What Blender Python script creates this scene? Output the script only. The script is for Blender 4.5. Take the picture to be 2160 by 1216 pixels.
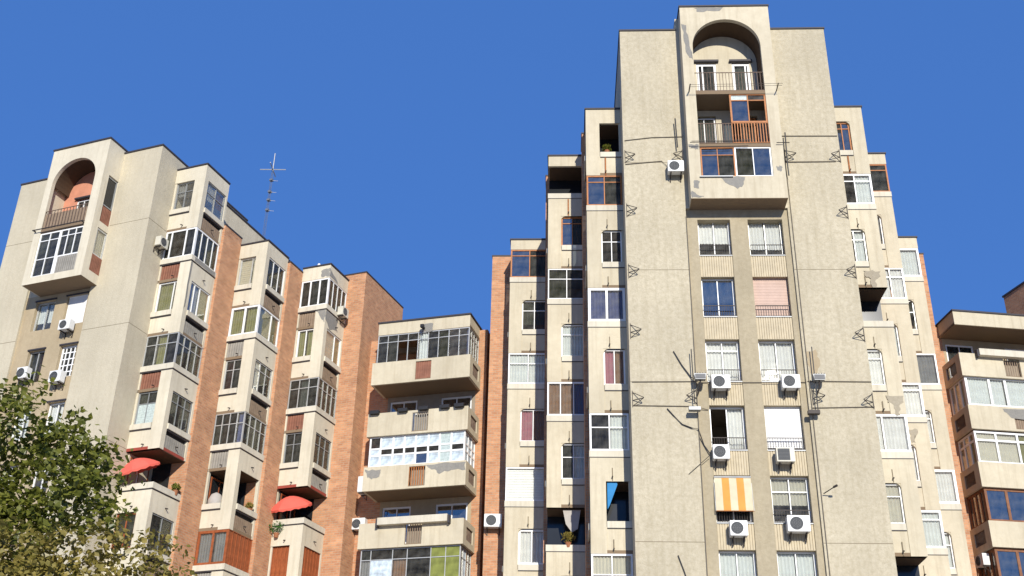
import bpy, math, random
from mathutils import Vector, Matrix
import numpy as np
random.seed(7)
S = bpy.context.scene
for o in list(bpy.data.objects): bpy.data.objects.remove(o)
COL = S.collection

# ------------------------------------------------------------------ camera
EYE = 1.6
FOC, PITCH, ROLL = 2424.0, math.radians(27.70), math.radians(1.29)
cp, sp, cr, sr = math.cos(PITCH), math.sin(PITCH), math.cos(ROLL), math.sin(ROLL)
FWD = Vector((0, cp, sp)); R0 = Vector((1, 0, 0)); U0 = Vector((0, -sp, cp))
RGT = R0*cr + U0*sr; UPV = U0*cr - R0*sr
cam = bpy.data.cameras.new('camera'); camo = bpy.data.objects.new('camera', cam); COL.objects.link(camo)
cam.sensor_width = 36; cam.lens = FOC/2160*36; cam.clip_end = 3000; cam.clip_start = .1
camo.matrix_world = Matrix((RGT, UPV, -FWD)).transposed().to_4x4()
camo.location = (0, 0, EYE)
S.camera = camo
# ------------------------------------------------------------------ light
C_ANG = 0.0524
SUN_AZ_OFF = math.radians(11); SUN_EL = math.radians(22.5)
az = math.pi - (-C_ANG) - 0  # facade normal of the tower points to heading 180+3 deg
hd = math.radians(180) + C_ANG - SUN_AZ_OFF      # compass heading of the sun (0 = +Y, clockwise)
sun_dir = Vector((math.sin(hd)*math.cos(SUN_EL), math.cos(hd)*math.cos(SUN_EL), math.sin(SUN_EL)))
sl = bpy.data.lights.new('sun', 'SUN'); sl.energy = 4.2; sl.angle = math.radians(.53); sl.color = (1, .955, .865)
so = bpy.data.objects.new('sun', sl); COL.objects.link(so)
so.rotation_euler = sun_dir.to_track_quat('Z', 'Y').to_euler(); so.location = (0, -20, 60)
W = bpy.data.worlds.new('World'); S.world = W; W.use_nodes = True
nt = W.node_tree; nt.nodes.clear()
sky = nt.nodes.new('ShaderNodeTexSky'); sky.sky_type = 'NISHITA'; sky.sun_disc = False
sky.sun_elevation = SUN_EL; sky.sun_rotation = hd
sky.altitude = 500; sky.air_density = 1.0; sky.dust_density = 0.0; sky.ozone_density = 10.0
bg = nt.nodes.new('ShaderNodeBackground'); bg.inputs[1].default_value = .15
out = nt.nodes.new('ShaderNodeOutputWorld')
smx = nt.nodes.new('ShaderNodeMix'); smx.data_type = 'RGBA'; smx.inputs[0].default_value = .8; smx.inputs[7].default_value = (.36, 1.06, 3.2, 1)   # evens out the clear sky
nt.links.new(sky.outputs[0], smx.inputs[6]); nt.links.new(smx.outputs[2], bg.inputs[0]); nt.links.new(bg.outputs[0], out.inputs[0])
S.view_settings.view_transform = 'Standard'; S.view_settings.look = 'None'
S.view_settings.exposure = 0.3; S.view_settings.gamma = 1
S.render.engine = 'CYCLES'
S.cycles.max_bounces = 6; S.cycles.transparent_max_bounces = 12

# ------------------------------------------------------------------ materials
MAT = {}
def nm(name):
    m = bpy.data.materials.new(name); m.use_nodes = True
    b = m.node_tree.nodes['Principled BSDF']; MAT[name] = m
    return m, m.node_tree, b
def N(t, typ, **k):
    n = t.nodes.new(typ)
    for a, v in k.items(): setattr(n, a, v)
    return n
def simple(name, col, rough=.7, metal=0, var=.08, scale=3.0, bump=0.0, bscale=30, spec=.3):
    m, t, b = nm(name)
    tc = N(t, 'ShaderNodeTexCoord'); no = N(t, 'ShaderNodeTexNoise'); no.inputs['Scale'].default_value = scale; no.inputs['Detail'].default_value = 5
    t.links.new(tc.outputs['Object'], no.inputs['Vector'])
    r = N(t, 'ShaderNodeValToRGB'); r.color_ramp.elements[0].position = .3; r.color_ramp.elements[1].position = .7
    r.color_ramp.elements[0].color = tuple(max(0, c*(1-var)) for c in col)+(1,)
    r.color_ramp.elements[1].color = tuple(min(1, c*(1+var)) for c in col)+(1,)
    t.links.new(no.outputs[0], r.inputs[0]); t.links.new(r.outputs[0], b.inputs['Base Color'])
    b.inputs['Roughness'].default_value = rough; b.inputs['Metallic'].default_value = metal
    b.inputs['Specular IOR Level'].default_value = spec
    if bump:
        n2 = N(t, 'ShaderNodeTexNoise'); n2.inputs['Scale'].default_value = bscale; n2.inputs['Detail'].default_value = 3
        t.links.new(tc.outputs['Object'], n2.inputs['Vector'])
        bp = N(t, 'ShaderNodeBump'); bp.inputs['Strength'].default_value = bump; bp.inputs['Distance'].default_value = .02
        t.links.new(n2.outputs[0], bp.inputs['Height']); t.links.new(bp.outputs[0], b.inputs['Normal'])
    return m
def plaster(name, col, dark, rough_scale=6.0, streak=.35, bump=.5, mott=.25):
    """render / plaster: mottled, with vertical dirt streaks and a coarse stipple"""
    m, t, b = nm(name)
    tc = N(t, 'ShaderNodeTexCoord')
    def noise(scale, vec=None, det=5, ro=.55):
        n = N(t, 'ShaderNodeTexNoise'); n.inputs['Scale'].default_value = scale; n.inputs['Detail'].default_value = det
        n.inputs['Roughness'].default_value = ro
        t.links.new(vec or tc.outputs['Object'], n.inputs['Vector']); return n.outputs[0]
    def ramp(src, a, bb):
        r = N(t, 'ShaderNodeMapRange'); r.inputs[1].default_value = a; r.inputs[2].default_value = bb
        t.links.new(src, r.inputs[0]); return r.outputs[0]
    def mixc(fac, c1, c2, f=1.0):
        mx = N(t, 'ShaderNodeMix', data_type='RGBA'); 
        mu = N(t, 'ShaderNodeMath', operation='MULTIPLY'); t.links.new(fac, mu.inputs[0]); mu.inputs[1].default_value = f
        t.links.new(mu.outputs[0], mx.inputs[0])
        for s, c in ((6, c1), (7, c2)):
            if isinstance(c, tuple): mx.inputs[s].default_value = c+(1,)
            else: t.links.new(c, mx.inputs[s])
        return mx.outputs[2]
    mp = N(t, 'ShaderNodeMapping'); mp.inputs['Scale'].default_value = (2.2, 2.2, .16); t.links.new(tc.outputs['Object'], mp.inputs[0])
    big = ramp(noise(.35), .35, .7); st = ramp(noise(2.0, mp.outputs[0], 6, .65), .48, .74)
    fine = ramp(noise(rough_scale, det=4, ro=.7), .35, .68)
    c = mixc(big, col, tuple(x*.82 for x in col)); c = mixc(fine, c, dark, mott); c = mixc(st, c, dark, streak)
    sp_ = ramp(noise(14, det=6, ro=.8), .62, .75); c = mixc(sp_, c, tuple(x*.6 for x in dark), .35)
    t.links.new(c, b.inputs['Base Color']); b.inputs['Roughness'].default_value = .92; b.inputs['Specular IOR Level'].default_value = .15
    bp = N(t, 'ShaderNodeBump'); bp.inputs['Strength'].default_value = bump; bp.inputs['Distance'].default_value = .03
    t.links.new(noise(rough_scale*2.2, det=4, ro=.7), bp.inputs['Height']); t.links.new(bp.outputs[0], b.inputs['Normal'])
    return m
plaster('rough_render', (.585, .52, .385), (.34, .29, .19), 5.5, .46, .9, .56)
plaster('cream_render', (.63, .56, .415), (.36, .30, .20), 3.0, .48, .3, .22)
plaster('block_plaster', (.70, .635, .49), (.42, .36, .25), 3.0, .42, .3, .20)
plaster('block_stucco', (.575, .515, .385), (.40, .345, .24), 6.5, .34, .5, .34)
plaster('pale_render', (.68, .63, .51), (.38, .33, .24), 3.0, .5, .25, .16)
plaster('pilaster_render', (.45, .385, .265), (.27, .22, .14), 6.0, .3, .5, .4)
plaster('ochre_render', (.47, .38, .245), (.28, .21, .13), 4.0, .3, .4, .25)
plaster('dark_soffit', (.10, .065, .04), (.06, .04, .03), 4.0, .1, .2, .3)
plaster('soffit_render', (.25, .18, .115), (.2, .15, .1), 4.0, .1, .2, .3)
plaster('old_mortar', (.42, .37, .28), (.26, .22, .16), 9.0, .2, .6, .4)
plaster('mortar', (.31, .295, .26), (.16, .155, .15), 9.0, .2, .6, .4)
def brick(name, c1, c2, mort):
    m, t, b = nm(name)
    tc = N(t, 'ShaderNodeTexCoord'); sx = N(t, 'ShaderNodeSeparateXYZ'); t.links.new(tc.outputs['Object'], sx.inputs[0])
    ad = N(t, 'ShaderNodeMath', operation='ADD'); t.links.new(sx.outputs[0], ad.inputs[0]); t.links.new(sx.outputs[1], ad.inputs[1])
    cb = N(t, 'ShaderNodeCombineXYZ'); t.links.new(ad.outputs[0], cb.inputs[0]); t.links.new(sx.outputs[2], cb.inputs[1])
    br = N(t, 'ShaderNodeTexBrick'); t.links.new(cb.outputs[0], br.inputs['Vector'])
    br.inputs['Scale'].default_value = 1; br.inputs['Brick Width'].default_value = .30; br.inputs['Row Height'].default_value = .115
    br.inputs['Mortar Size'].default_value = .014; br.inputs['Mortar Smooth'].default_value = .2; br.inputs['Bias'].default_value = -.1
    br.inputs['Color1'].default_value = c1+(1,); br.inputs['Color2'].default_value = c2+(1,); br.inputs['Mortar'].default_value = mort+(1,)
    mp = N(t, 'ShaderNodeMapping'); mp.inputs['Scale'].default_value = (1, 1, 1.5); t.links.new(tc.outputs['Object'], mp.inputs[0])
    n = N(t, 'ShaderNodeTexNoise'); n.inputs['Scale'].default_value = 1.7; n.inputs['Detail'].default_value = 7; n.inputs['Roughness'].default_value = .7
    t.links.new(mp.outputs[0], n.inputs['Vector'])
    r = N(t, 'ShaderNodeMapRange'); r.inputs[1].default_value = .3; r.inputs[2].default_value = .72; r.inputs[3].default_value = .76; r.inputs[4].default_value = 1.16
    t.links.new(n.outputs[0], r.inputs[0])
    mx = N(t, 'ShaderNodeMix', data_type='RGBA', blend_type='MULTIPLY'); mx.inputs[0].default_value = 1
    t.links.new(br.outputs[0], mx.inputs[6]); t.links.new(r.outputs[0], mx.inputs[7]); t.links.new(mx.outputs[2], b.inputs['Base Color'])
    b.inputs['Roughness'].default_value = .9; b.inputs['Specular IOR Level'].default_value = .15
    bp = N(t, 'ShaderNodeBump'); bp.inputs['Strength'].default_value = .5; bp.inputs['Distance'].default_value = .01; bp.invert = True
    t.links.new(br.outputs[1], bp.inputs['Height']); t.links.new(bp.outputs[0], b.inputs['Normal'])
    return m
brick('brick', (.59, .30, .155), (.46, .21, .11), (.48, .33, .22))
brick('brick_dark', (.26, .13, .07), (.2, .09, .05), (.25, .18, .12))
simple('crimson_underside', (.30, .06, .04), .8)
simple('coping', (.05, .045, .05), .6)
simple('zinc', (.25, .26, .27), .5, .5)
simple('concrete', (.40, .36, .29), .9, bump=.4)
simple('white_paint', (.78, .77, .74), .45, var=.04)
simple('pvc', (.82, .82, .80), .35, var=.03)
simple('alu', (.52, .52, .50), .4, .3)
simple('grey_alu', (.30, .31, .31), .45, .3)
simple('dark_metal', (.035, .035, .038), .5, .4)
simple('wire', (.16, .135, .10), .7)
simple('iron', (.06, .05, .045), .6, .3)
simple('old_rail', (.16, .11, .08), .7, var=.3, scale=8)
simple('rust', (.32, .12, .04), .8, var=.3, scale=8)
simple('wood', (.42, .16, .05), .55, var=.2, scale=6)
simple('dull_wood', (.22, .095, .045), .6, var=.25, scale=5)
simple('brown_wood', (.30, .085, .03), .5, var=.25, scale=5)
simple('ribbed_tan', (.52, .44, .30), .75, var=.1)
simple('ribbed_brown', (.26, .19, .13), .75, var=.15)
simple('ribbed_grey', (.30, .28, .24), .7, var=.15)
simple('ribbed_red', (.25, .11, .07), .75, var=.2)
simple('white_shutter', (.80, .79, .76), .5, var=.04)
simple('beige_shutter', (.48, .43, .32), .6)
simple('pink_shutter', (.55, .39, .31), .6)
simple('frosted', (.45, .52, .50), .3, var=.25, scale=14)
simple('parasol', (.74, .13, .09), .8, var=.05)
simple('pink_wall', (.55, .24, .15), .9, var=.1)
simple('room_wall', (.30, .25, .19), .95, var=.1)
simple('asphalt', (.055, .055, .055), .95, bump=.3)
simple('dark_glass', (.018, .02, .022), .12, spec=.5)  # opaque; darkness of the unlit room behind is in the colour
simple('paving', (.40, .37, .33), .9, bump=.3)
simple('kerbstone', (.35, .34, .32), .9)
simple('grille', (.16, .16, .16), .6)
simple('fan_dark', (.05, .055, .06), .6)
simple('ac_white', (.72, .72, .69), .45, var=.05)
simple('ac_cream', (.60, .57, .47), .5, var=.08)
simple('terracotta', (.32, .13, .06), .8)
simple('awning_yellow', (.62, .54, .37), .85)
simple('awning_orange', (.66, .30, .07), .85)
simple('bark', (.10, .075, .05), .95, var=.4, scale=12, bump=.8)
simple('blue_cloth', (.04, .22, .48), .85, var=.1)
simple('grey_cloth', (.42, .39, .35), .85)
simple('screen_green', (.19, .21, .05), .7, var=.4, scale=2)
simple('paper', (.50, .58, .64), .8, var=.38, scale=4)
def cloth(name, col, tr=.35):
    m, t, b = nm(name)
    t.nodes.remove(b); d = N(t, 'ShaderNodeBsdfDiffuse'); tl = N(t, 'ShaderNodeBsdfTranslucent'); mx = N(t, 'ShaderNodeMixShader')
    tc = N(t, 'ShaderNodeTexCoord'); no = N(t, 'ShaderNodeTexNoise'); no.inputs['Scale'].default_value = 5; t.links.new(tc.outputs['Object'], no.inputs['Vector'])
    r = N(t, 'ShaderNodeMix', data_type='RGBA'); t.links.new(no.outputs[0], r.inputs[0])
    r.inputs[6].default_value = tuple(c*.88 for c in col)+(1,); r.inputs[7].default_value = tuple(min(1, c*1.08) for c in col)+(1,)
    for s in (d, tl): t.links.new(r.outputs[2], s.inputs[0])
    mx.inputs[0].default_value = tr; t.links.new(d.outputs[0], mx.inputs[1]); t.links.new(tl.outputs[0], mx.inputs[2])
    t.links.new(mx.outputs[0], t.nodes['Material Output'].inputs[0])
cloth('c_white', (.88, .87, .84), .2); cloth('c_cream', (.76, .72, .60)); cloth('c_brown', (.30, .17, .10)); cloth('c_pink', (.50, .20, .25))
cloth('c_olive', (.30, .29, .12)); cloth('c_blue', (.12, .14, .30)); cloth('c_teal', (.80, .83, .81), .2); cloth('c_red', (.34, .05, .04)); cloth('c_grey', (.30, .30, .30))
def glass(name, refl, tint=(.8, .85, .86), rough=.015):
    m, t, b = nm(name); t.nodes.remove(b)
    tr = N(t, 'ShaderNodeBsdfTransparent'); tr.inputs[0].default_value = tint+(1,)
    gl = N(t, 'ShaderNodeBsdfGlossy'); gl.inputs['Roughness'].default_value = rough; gl.inputs['Color'].default_value = (1, .97, .9, 1)
    fr = N(t, 'ShaderNodeLayerWeight'); fr.inputs[0].default_value = .22
    ma = N(t, 'ShaderNodeMath', operation='MULTIPLY_ADD'); ma.use_clamp = True
    t.links.new(fr.outputs['Fresnel'], ma.inputs[0]); ma.inputs[1].default_value = .45; ma.inputs[2].default_value = refl
    tc = N(t, 'ShaderNodeTexCoord'); no = N(t, 'ShaderNodeTexNoise'); no.inputs['Scale'].default_value = 1.2
    t.links.new(tc.outputs['Object'], no.inputs['Vector']); bp = N(t, 'ShaderNodeBump'); bp.inputs['Strength'].default_value = .15; bp.inputs['Distance'].default_value = .02
    t.links.new(no.outputs[0], bp.inputs['Height']); t.links.new(bp.outputs[0], gl.inputs['Normal'])
    mx = N(t, 'ShaderNodeMixShader'); t.links.new(ma.outputs[0], mx.inputs[0]); t.links.new(tr.outputs[0], mx.inputs[1]); t.links.new(gl.outputs[0], mx.inputs[2])
    df = N(t, 'ShaderNodeBsdfDiffuse'); df.inputs[0].default_value = (.50, .48, .43, 1); m2 = N(t, 'ShaderNodeMixShader')
    n3 = N(t, 'ShaderNodeTexNoise'); n3.inputs['Scale'].default_value = 3; n3.inputs['Detail'].default_value = 6; t.links.new(tc.outputs['Object'], n3.inputs['Vector'])
    mr = N(t, 'ShaderNodeMapRange'); mr.inputs[1].default_value = .3; mr.inputs[2].default_value = .7; mr.inputs[3].default_value = .01; mr.inputs[4].default_value = .10; t.links.new(n3.outputs[0], mr.inputs[0])
    t.links.new(mr.outputs[0], m2.inputs[0]); t.links.new(mx.outputs[0], m2.inputs[1]); t.links.new(df.outputs[0], m2.inputs[2])
    t.links.new(m2.outputs[0], t.nodes['Material Output'].inputs[0])
glass('g_clear', .0, (.96, .97, .96)); glass('g_mid', .01, (.94, .95, .94)); glass('g_sky', .27, (.45, .52, .6)); glass('g_dark', .0, (.5, .52, .5))

# ------------------------------------------------------------------ mesh helpers
class MB:
    def __init__(s): s.v = []; s.f = []; s.mi = []
    def quad(s, pts, mi=0):
        n = len(s.v); s.v += [tuple(p) for p in pts]; s.f.append(tuple(range(n, n+len(pts)))); s.mi.append(mi)
    def box(s, x0, x1, y0, y1, z0, z1, mi=0):
        if x0 > x1: x0, x1 = x1, x0
        if y0 > y1: y0, y1 = y1, y0
        if z0 > z1: z0, z1 = z1, z0
        n = len(s.v)
        s.v += [(x0,y0,z0),(x1,y0,z0),(x1,y1,z0),(x0,y1,z0),(x0,y0,z1),(x1,y0,z1),(x1,y1,z1),(x0,y1,z1)]
        for q in ((0,3,2,1),(4,5,6,7),(0,1,5,4),(1,2,6,5),(2,3,7,6),(3,0,4,7)): s.f.append(tuple(n+i for i in q)); s.mi.append(mi)
        return s
    def tube(s, pts, r, n=6, mi=0, taper=None):
        pts = [Vector(p) for p in pts]; rings = []
        for i, p in enumerate(pts):
            d = (pts[min(i+1, len(pts)-1)]-pts[max(i-1, 0)]).normalized()
            a = d.orthogonal().normalized(); b = d.cross(a)
            rr = r if taper is None else taper[i]
            base = len(s.v); rings.append(base)
            for k in range(n):
                t = 2*math.pi*k/n; s.v.append(tuple(p+a*(rr*math.cos(t))+b*(rr*math.sin(t))))
        for A, B in zip(rings, rings[1:]):
            for k in range(n): s.f.append((A+k, A+(k+1) % n, B+(k+1) % n, B+k)); s.mi.append(mi)
        s.f.append(tuple(rings[0]+k for k in reversed(range(n)))); s.mi.append(mi)
        s.f.append(tuple(rings[-1]+k for k in range(n))); s.mi.append(mi)
        return s
    def prism(s, poly, y0, y1, mi=0):
        """poly of (x,z) counter-clockwise seen from -y, extruded y0..y1"""
        n = len(poly); b = len(s.v)
        s.v += [(x, y0, z) for x, z in poly]+[(x, y1, z) for x, z in poly]
        s.f.append(tuple(range(b, b+n))); s.mi.append(mi)
        s.f.append(tuple(reversed(range(b+n, b+2*n)))); s.mi.append(mi)
        for i in range(n):
            j = (i+1) % n; s.f.append((b+j, b+i, b+n+i, b+n+j)); s.mi.append(mi)
        return s
    def build(s, name, mats, parent=None, loc=(0,0,0), rot=0, smooth=False, kind=None, label=None, off=None):
        me = bpy.data.meshes.new(name)
        v = s.v if off is None else [(p[0]-off[0], p[1]-off[1], p[2]+off[2]) for p in s.v]
        me.from_pydata(v, [], s.f)
        if not isinstance(mats, (list, tuple)): mats = [mats]
        for m in mats: me.materials.append(MAT[m])
        if len(mats) > 1: me.polygons.foreach_set('material_index', s.mi)
        if smooth: me.polygons.foreach_set('use_smooth', [True]*len(me.polygons))
        me.update()
        o = bpy.data.objects.new(name, me); COL.objects.link(o)
        if parent is not None: o.parent = parent
        o.location = loc; o.rotation_euler = (0, 0, rot)
        if kind: o['kind'] = kind
        if label: o['label'] = label
        return o
def tag(o, label, cat, group=None):
    o['label'] = label; o['category'] = cat
    if group: o['group'] = group
    return o

class Building:
    """a frame turned by ang about the vertical: u runs along the facade, d away from the street, z up from eye level"""
    def __init__(s, name, ang, u0, d0, label, cat):
        s.a = ang; s.u0 = u0; s.d0 = d0
        s.A = Vector((math.cos(ang), -math.sin(ang))); s.B = Vector((math.sin(ang), math.cos(ang)))
        p = s.A*u0+s.B*d0
        e = bpy.data.objects.new(name, None); COL.objects.link(e); e.location = (p.x, p.y, 0); e.rotation_euler = (0, 0, -ang)
        e.empty_display_size = .5
        tag(e, label, cat); s.e = e; s.off = (u0, d0, EYE)
    def add(s, mb, name, mats, **k): return mb.build(name, mats, s.e, off=s.off, **k)
    def loc(s, u, d, z): return (u-s.u0, d-s.d0, z+EYE)
    def world(s, u, d, z):
        p = s.A*u+s.B*d; return Vector((p.x, p.y, z+EYE))
    def ray(s, x, y):
        d = RGT*((x-1080)/FOC)-UPV*((y-608)/FOC)+FWD
        h = Vector((d.x, d.y)); return h.dot(s.A), h.dot(s.B), d.z
    def front(s, D, x, y):        # where the sight line of the photo meets the real facade plane d = D
        a, b, c = s.ray(x, y); t = D/b; return a*t, c*t
    def side(s, U, x, y):
        a, b, c = s.ray(x, y); t = U/a; return b*t, c*t
    def rect(s, D, xl, xr, yt, yb):
        ym = (yt+yb)/2; xm = (xl+xr)/2
        return s.front(D, xl, ym)[0], s.front(D, xr, ym)[0], s.front(D, xm, yb)[1], s.front(D, xm, yt)[1]
FRONT, RSIDE, LSIDE = 0, math.pi/2, -math.pi/2

def spans(n, w):
    if isinstance(n, int): n = [1]*n
    t = sum(n); r = []; a = 0
    for k in n: r.append((a, a+w*k/t)); a += w*k/t
    return r
def curtain_mesh(w, h, pleat=.13, amp=.022):
    mb = MB(); n = max(3, int(w/pleat*2)); k = 0
    for i in range(n):
        x0, x1 = w*i/n, w*(i+1)/n; y0 = amp*(-1)**i; y1 = amp*(-1)**(i+1)
        mb.quad([(x0, y0, 0), (x1, y1, 0), (x1, y1, h), (x0, y0, h)])
    return mb
WN = 0
def window(b, u, d, z, w, h, cols=2, rows=1, frame='pvc', glass='g_mid', back=None, rot=FRONT, fw=.06, inset=.0, dep=.07,
           sill=None, shut=None, opened=(), thin=.035, name='window', backfrac=None, fill=None, label=None):
    """frame with its panes, curtains, sill and shutter; x to the right of the viewer, y inwards"""
    par = b.e; loc = b.loc(u, d, z)
    mb = MB(); y0, y1 = inset, inset+dep
    mb.box(0, fw, y0, y1, 0, h); mb.box(w-fw, w, y0, y1, 0, h)
    mb.box(fw, w-fw, y0, y1, 0, fw); mb.box(fw, w-fw, y0, y1, h-fw, h)
    cs, rs = spans(cols, w), spans(rows, h)
    m2 = max(thin, fw*.6)
    for i, (a, c) in enumerate(cs[:-1]): mb.box(c-m2/2, c+m2/2, y0+.004, y1-.004, fw, h-fw)
    for a, c in rs[:-1]:
        for i, (p, q) in enumerate(cs):
            mb.box(max(fw, p+m2/2), min(w-fw, q-m2/2), y0+.008, y1-.008, c-m2/2, c+m2/2)
    o = mb.build(name, frame, par, loc=loc, rot=rot)
    if label: o['label'] = label
    for ci, (p, q) in enumerate(cs):
        for ri, (a, c) in enumerate(rs):
            x0 = fw if ci == 0 else p+m2/2; x1 = w-fw if ci == len(cs)-1 else q-m2/2
            z0 = fw if ri == 0 else a+m2/2; z1 = h-fw if ri == len(rs)-1 else c-m2/2
            if (ci, ri) in opened: continue
            mat = glass[ci % len(glass)] if isinstance(glass, (list, tuple)) else glass
            if fill and (ci, ri) in fill: mat = fill[(ci, ri)]
            g = MB().box(0, x1-x0+.01, 0, .008, 0, z1-z0+.01)
            po = g.build('pane', mat, o, loc=(x0-.005, (y0+y1)/2, z0-.005), rot=random.uniform(-.006, .006))
    if back is None and glass not in ('dark_glass', 'paper', 'brown_wood', 'g_sky') and w > .5 and name == 'window' and not shut:
        back = [random.choice((None, 'c_grey', 'c_brown', 'c_cream', 'c_olive', 'c_grey')) for _ in cs]; backfrac = random.choice((.45, .6, .8))
    if back:
        bl = back if isinstance(back, (list, tuple)) else [back]*len(cs)
        for ci, (p, q) in enumerate(cs):
            m = bl[ci % len(bl)]
            if not m: continue
            hh = h-2*fw
            frac = random.choice((1, 1, .97)) if backfrac is None else backfrac
            if m.endswith('_shutter'):
                s_ = MB(); nb = max(4, int(hh/.12))
                for k in range(nb): s_.box(p+fw*.7, q-fw*.7, y1+.03, y1+.045, h-fw-hh*(k+1)/nb+.01, h-fw-hh*k/nb)
                s_.build('blind', m, o)
            else:
                curtain_mesh(q-p-fw, hh*frac).build('curtain', m, o, loc=(p+fw/2, y1+.045+.02*(ci % 2), h-fw-hh*frac))
    if sill: MB().box(-.04, w+.04, -.07, y0+.02, -.06, -.002).build('sill', sill, o)
    if shut:
        mat, fr = shut; s_ = MB(); nb = max(4, int(h*fr/.07))
        for k in range(nb): s_.box(.02, w-.02, y0-.035, y0-.02, h-h*fr*(k+1)/nb+.008, h-h*fr*k/nb)
        s_.box(.0, w, y0-.06, y0-.003, h-.01, h+.12)
        s_.build('roller_shutter', mat, o)
    return o
def ribbed(b, u, d, z, w, h, mat, rot=FRONT, pitch=.1, dep=.035, name='ribbed_panel'):
    mb = MB(); mb.box(0, w, .03, .06, 0, h)
    n = max(3, round(w/pitch)); p = w/n
    for i in range(n):
        x = i*p; mb.prism([(x+p*.12, 0), (x+p*.88, 0), (x+p*.88, h), (x+p*.12, h)], .03-dep, .03)
    return mb.build(name, mat, b.e, loc=b.loc(u, d, z), rot=rot)
def railing(b, u, d, z, w, h, n, mat='iron', rot=FRONT, r=.012, flat=None, name='railing'):
    mb = MB()
    for zz in (0, h-.03): mb.box(0, w, -.015, .015, zz, zz+.03)
    for i in range(n+1):
        x = w*i/n
        wd = flat if flat else r
        mb.box(x-wd, x+wd, -.01, .01, .03, h-.03)
    return mb.build(name, mat, b.e, loc=b.loc(u, d, z), rot=rot)
def wall_holes(mb, x0, x1, z0, z1, y0, y1, holes, mi=0):
    """slab between y0 and y1 with rectangular openings, cut into boxes row by row"""
    zs = sorted({z0, z1} | {min(max(v, z0), z1) for h in holes for v in (h[2], h[3])})
    for a, c in zip(zs, zs[1:]):
        if c-a < 1e-4: continue
        zm = (a+c)/2
        hs = sorted((h[0], h[1]) for h in holes if h[2] < zm < h[3]); x = x0
        for p, q in hs:
            if p > x+1e-4: mb.box(x, p, y0, y1, a, c, mi)
            x = max(x, q)
        if x1 > x+1e-4: mb.box(x, x1, y0, y1, a, c, mi)
    return mb

LV = [29.52-2.85*k for k in range(-1, 9)]
def L(k): return 29.52-2.85*k
ZB = -1.6

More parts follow.
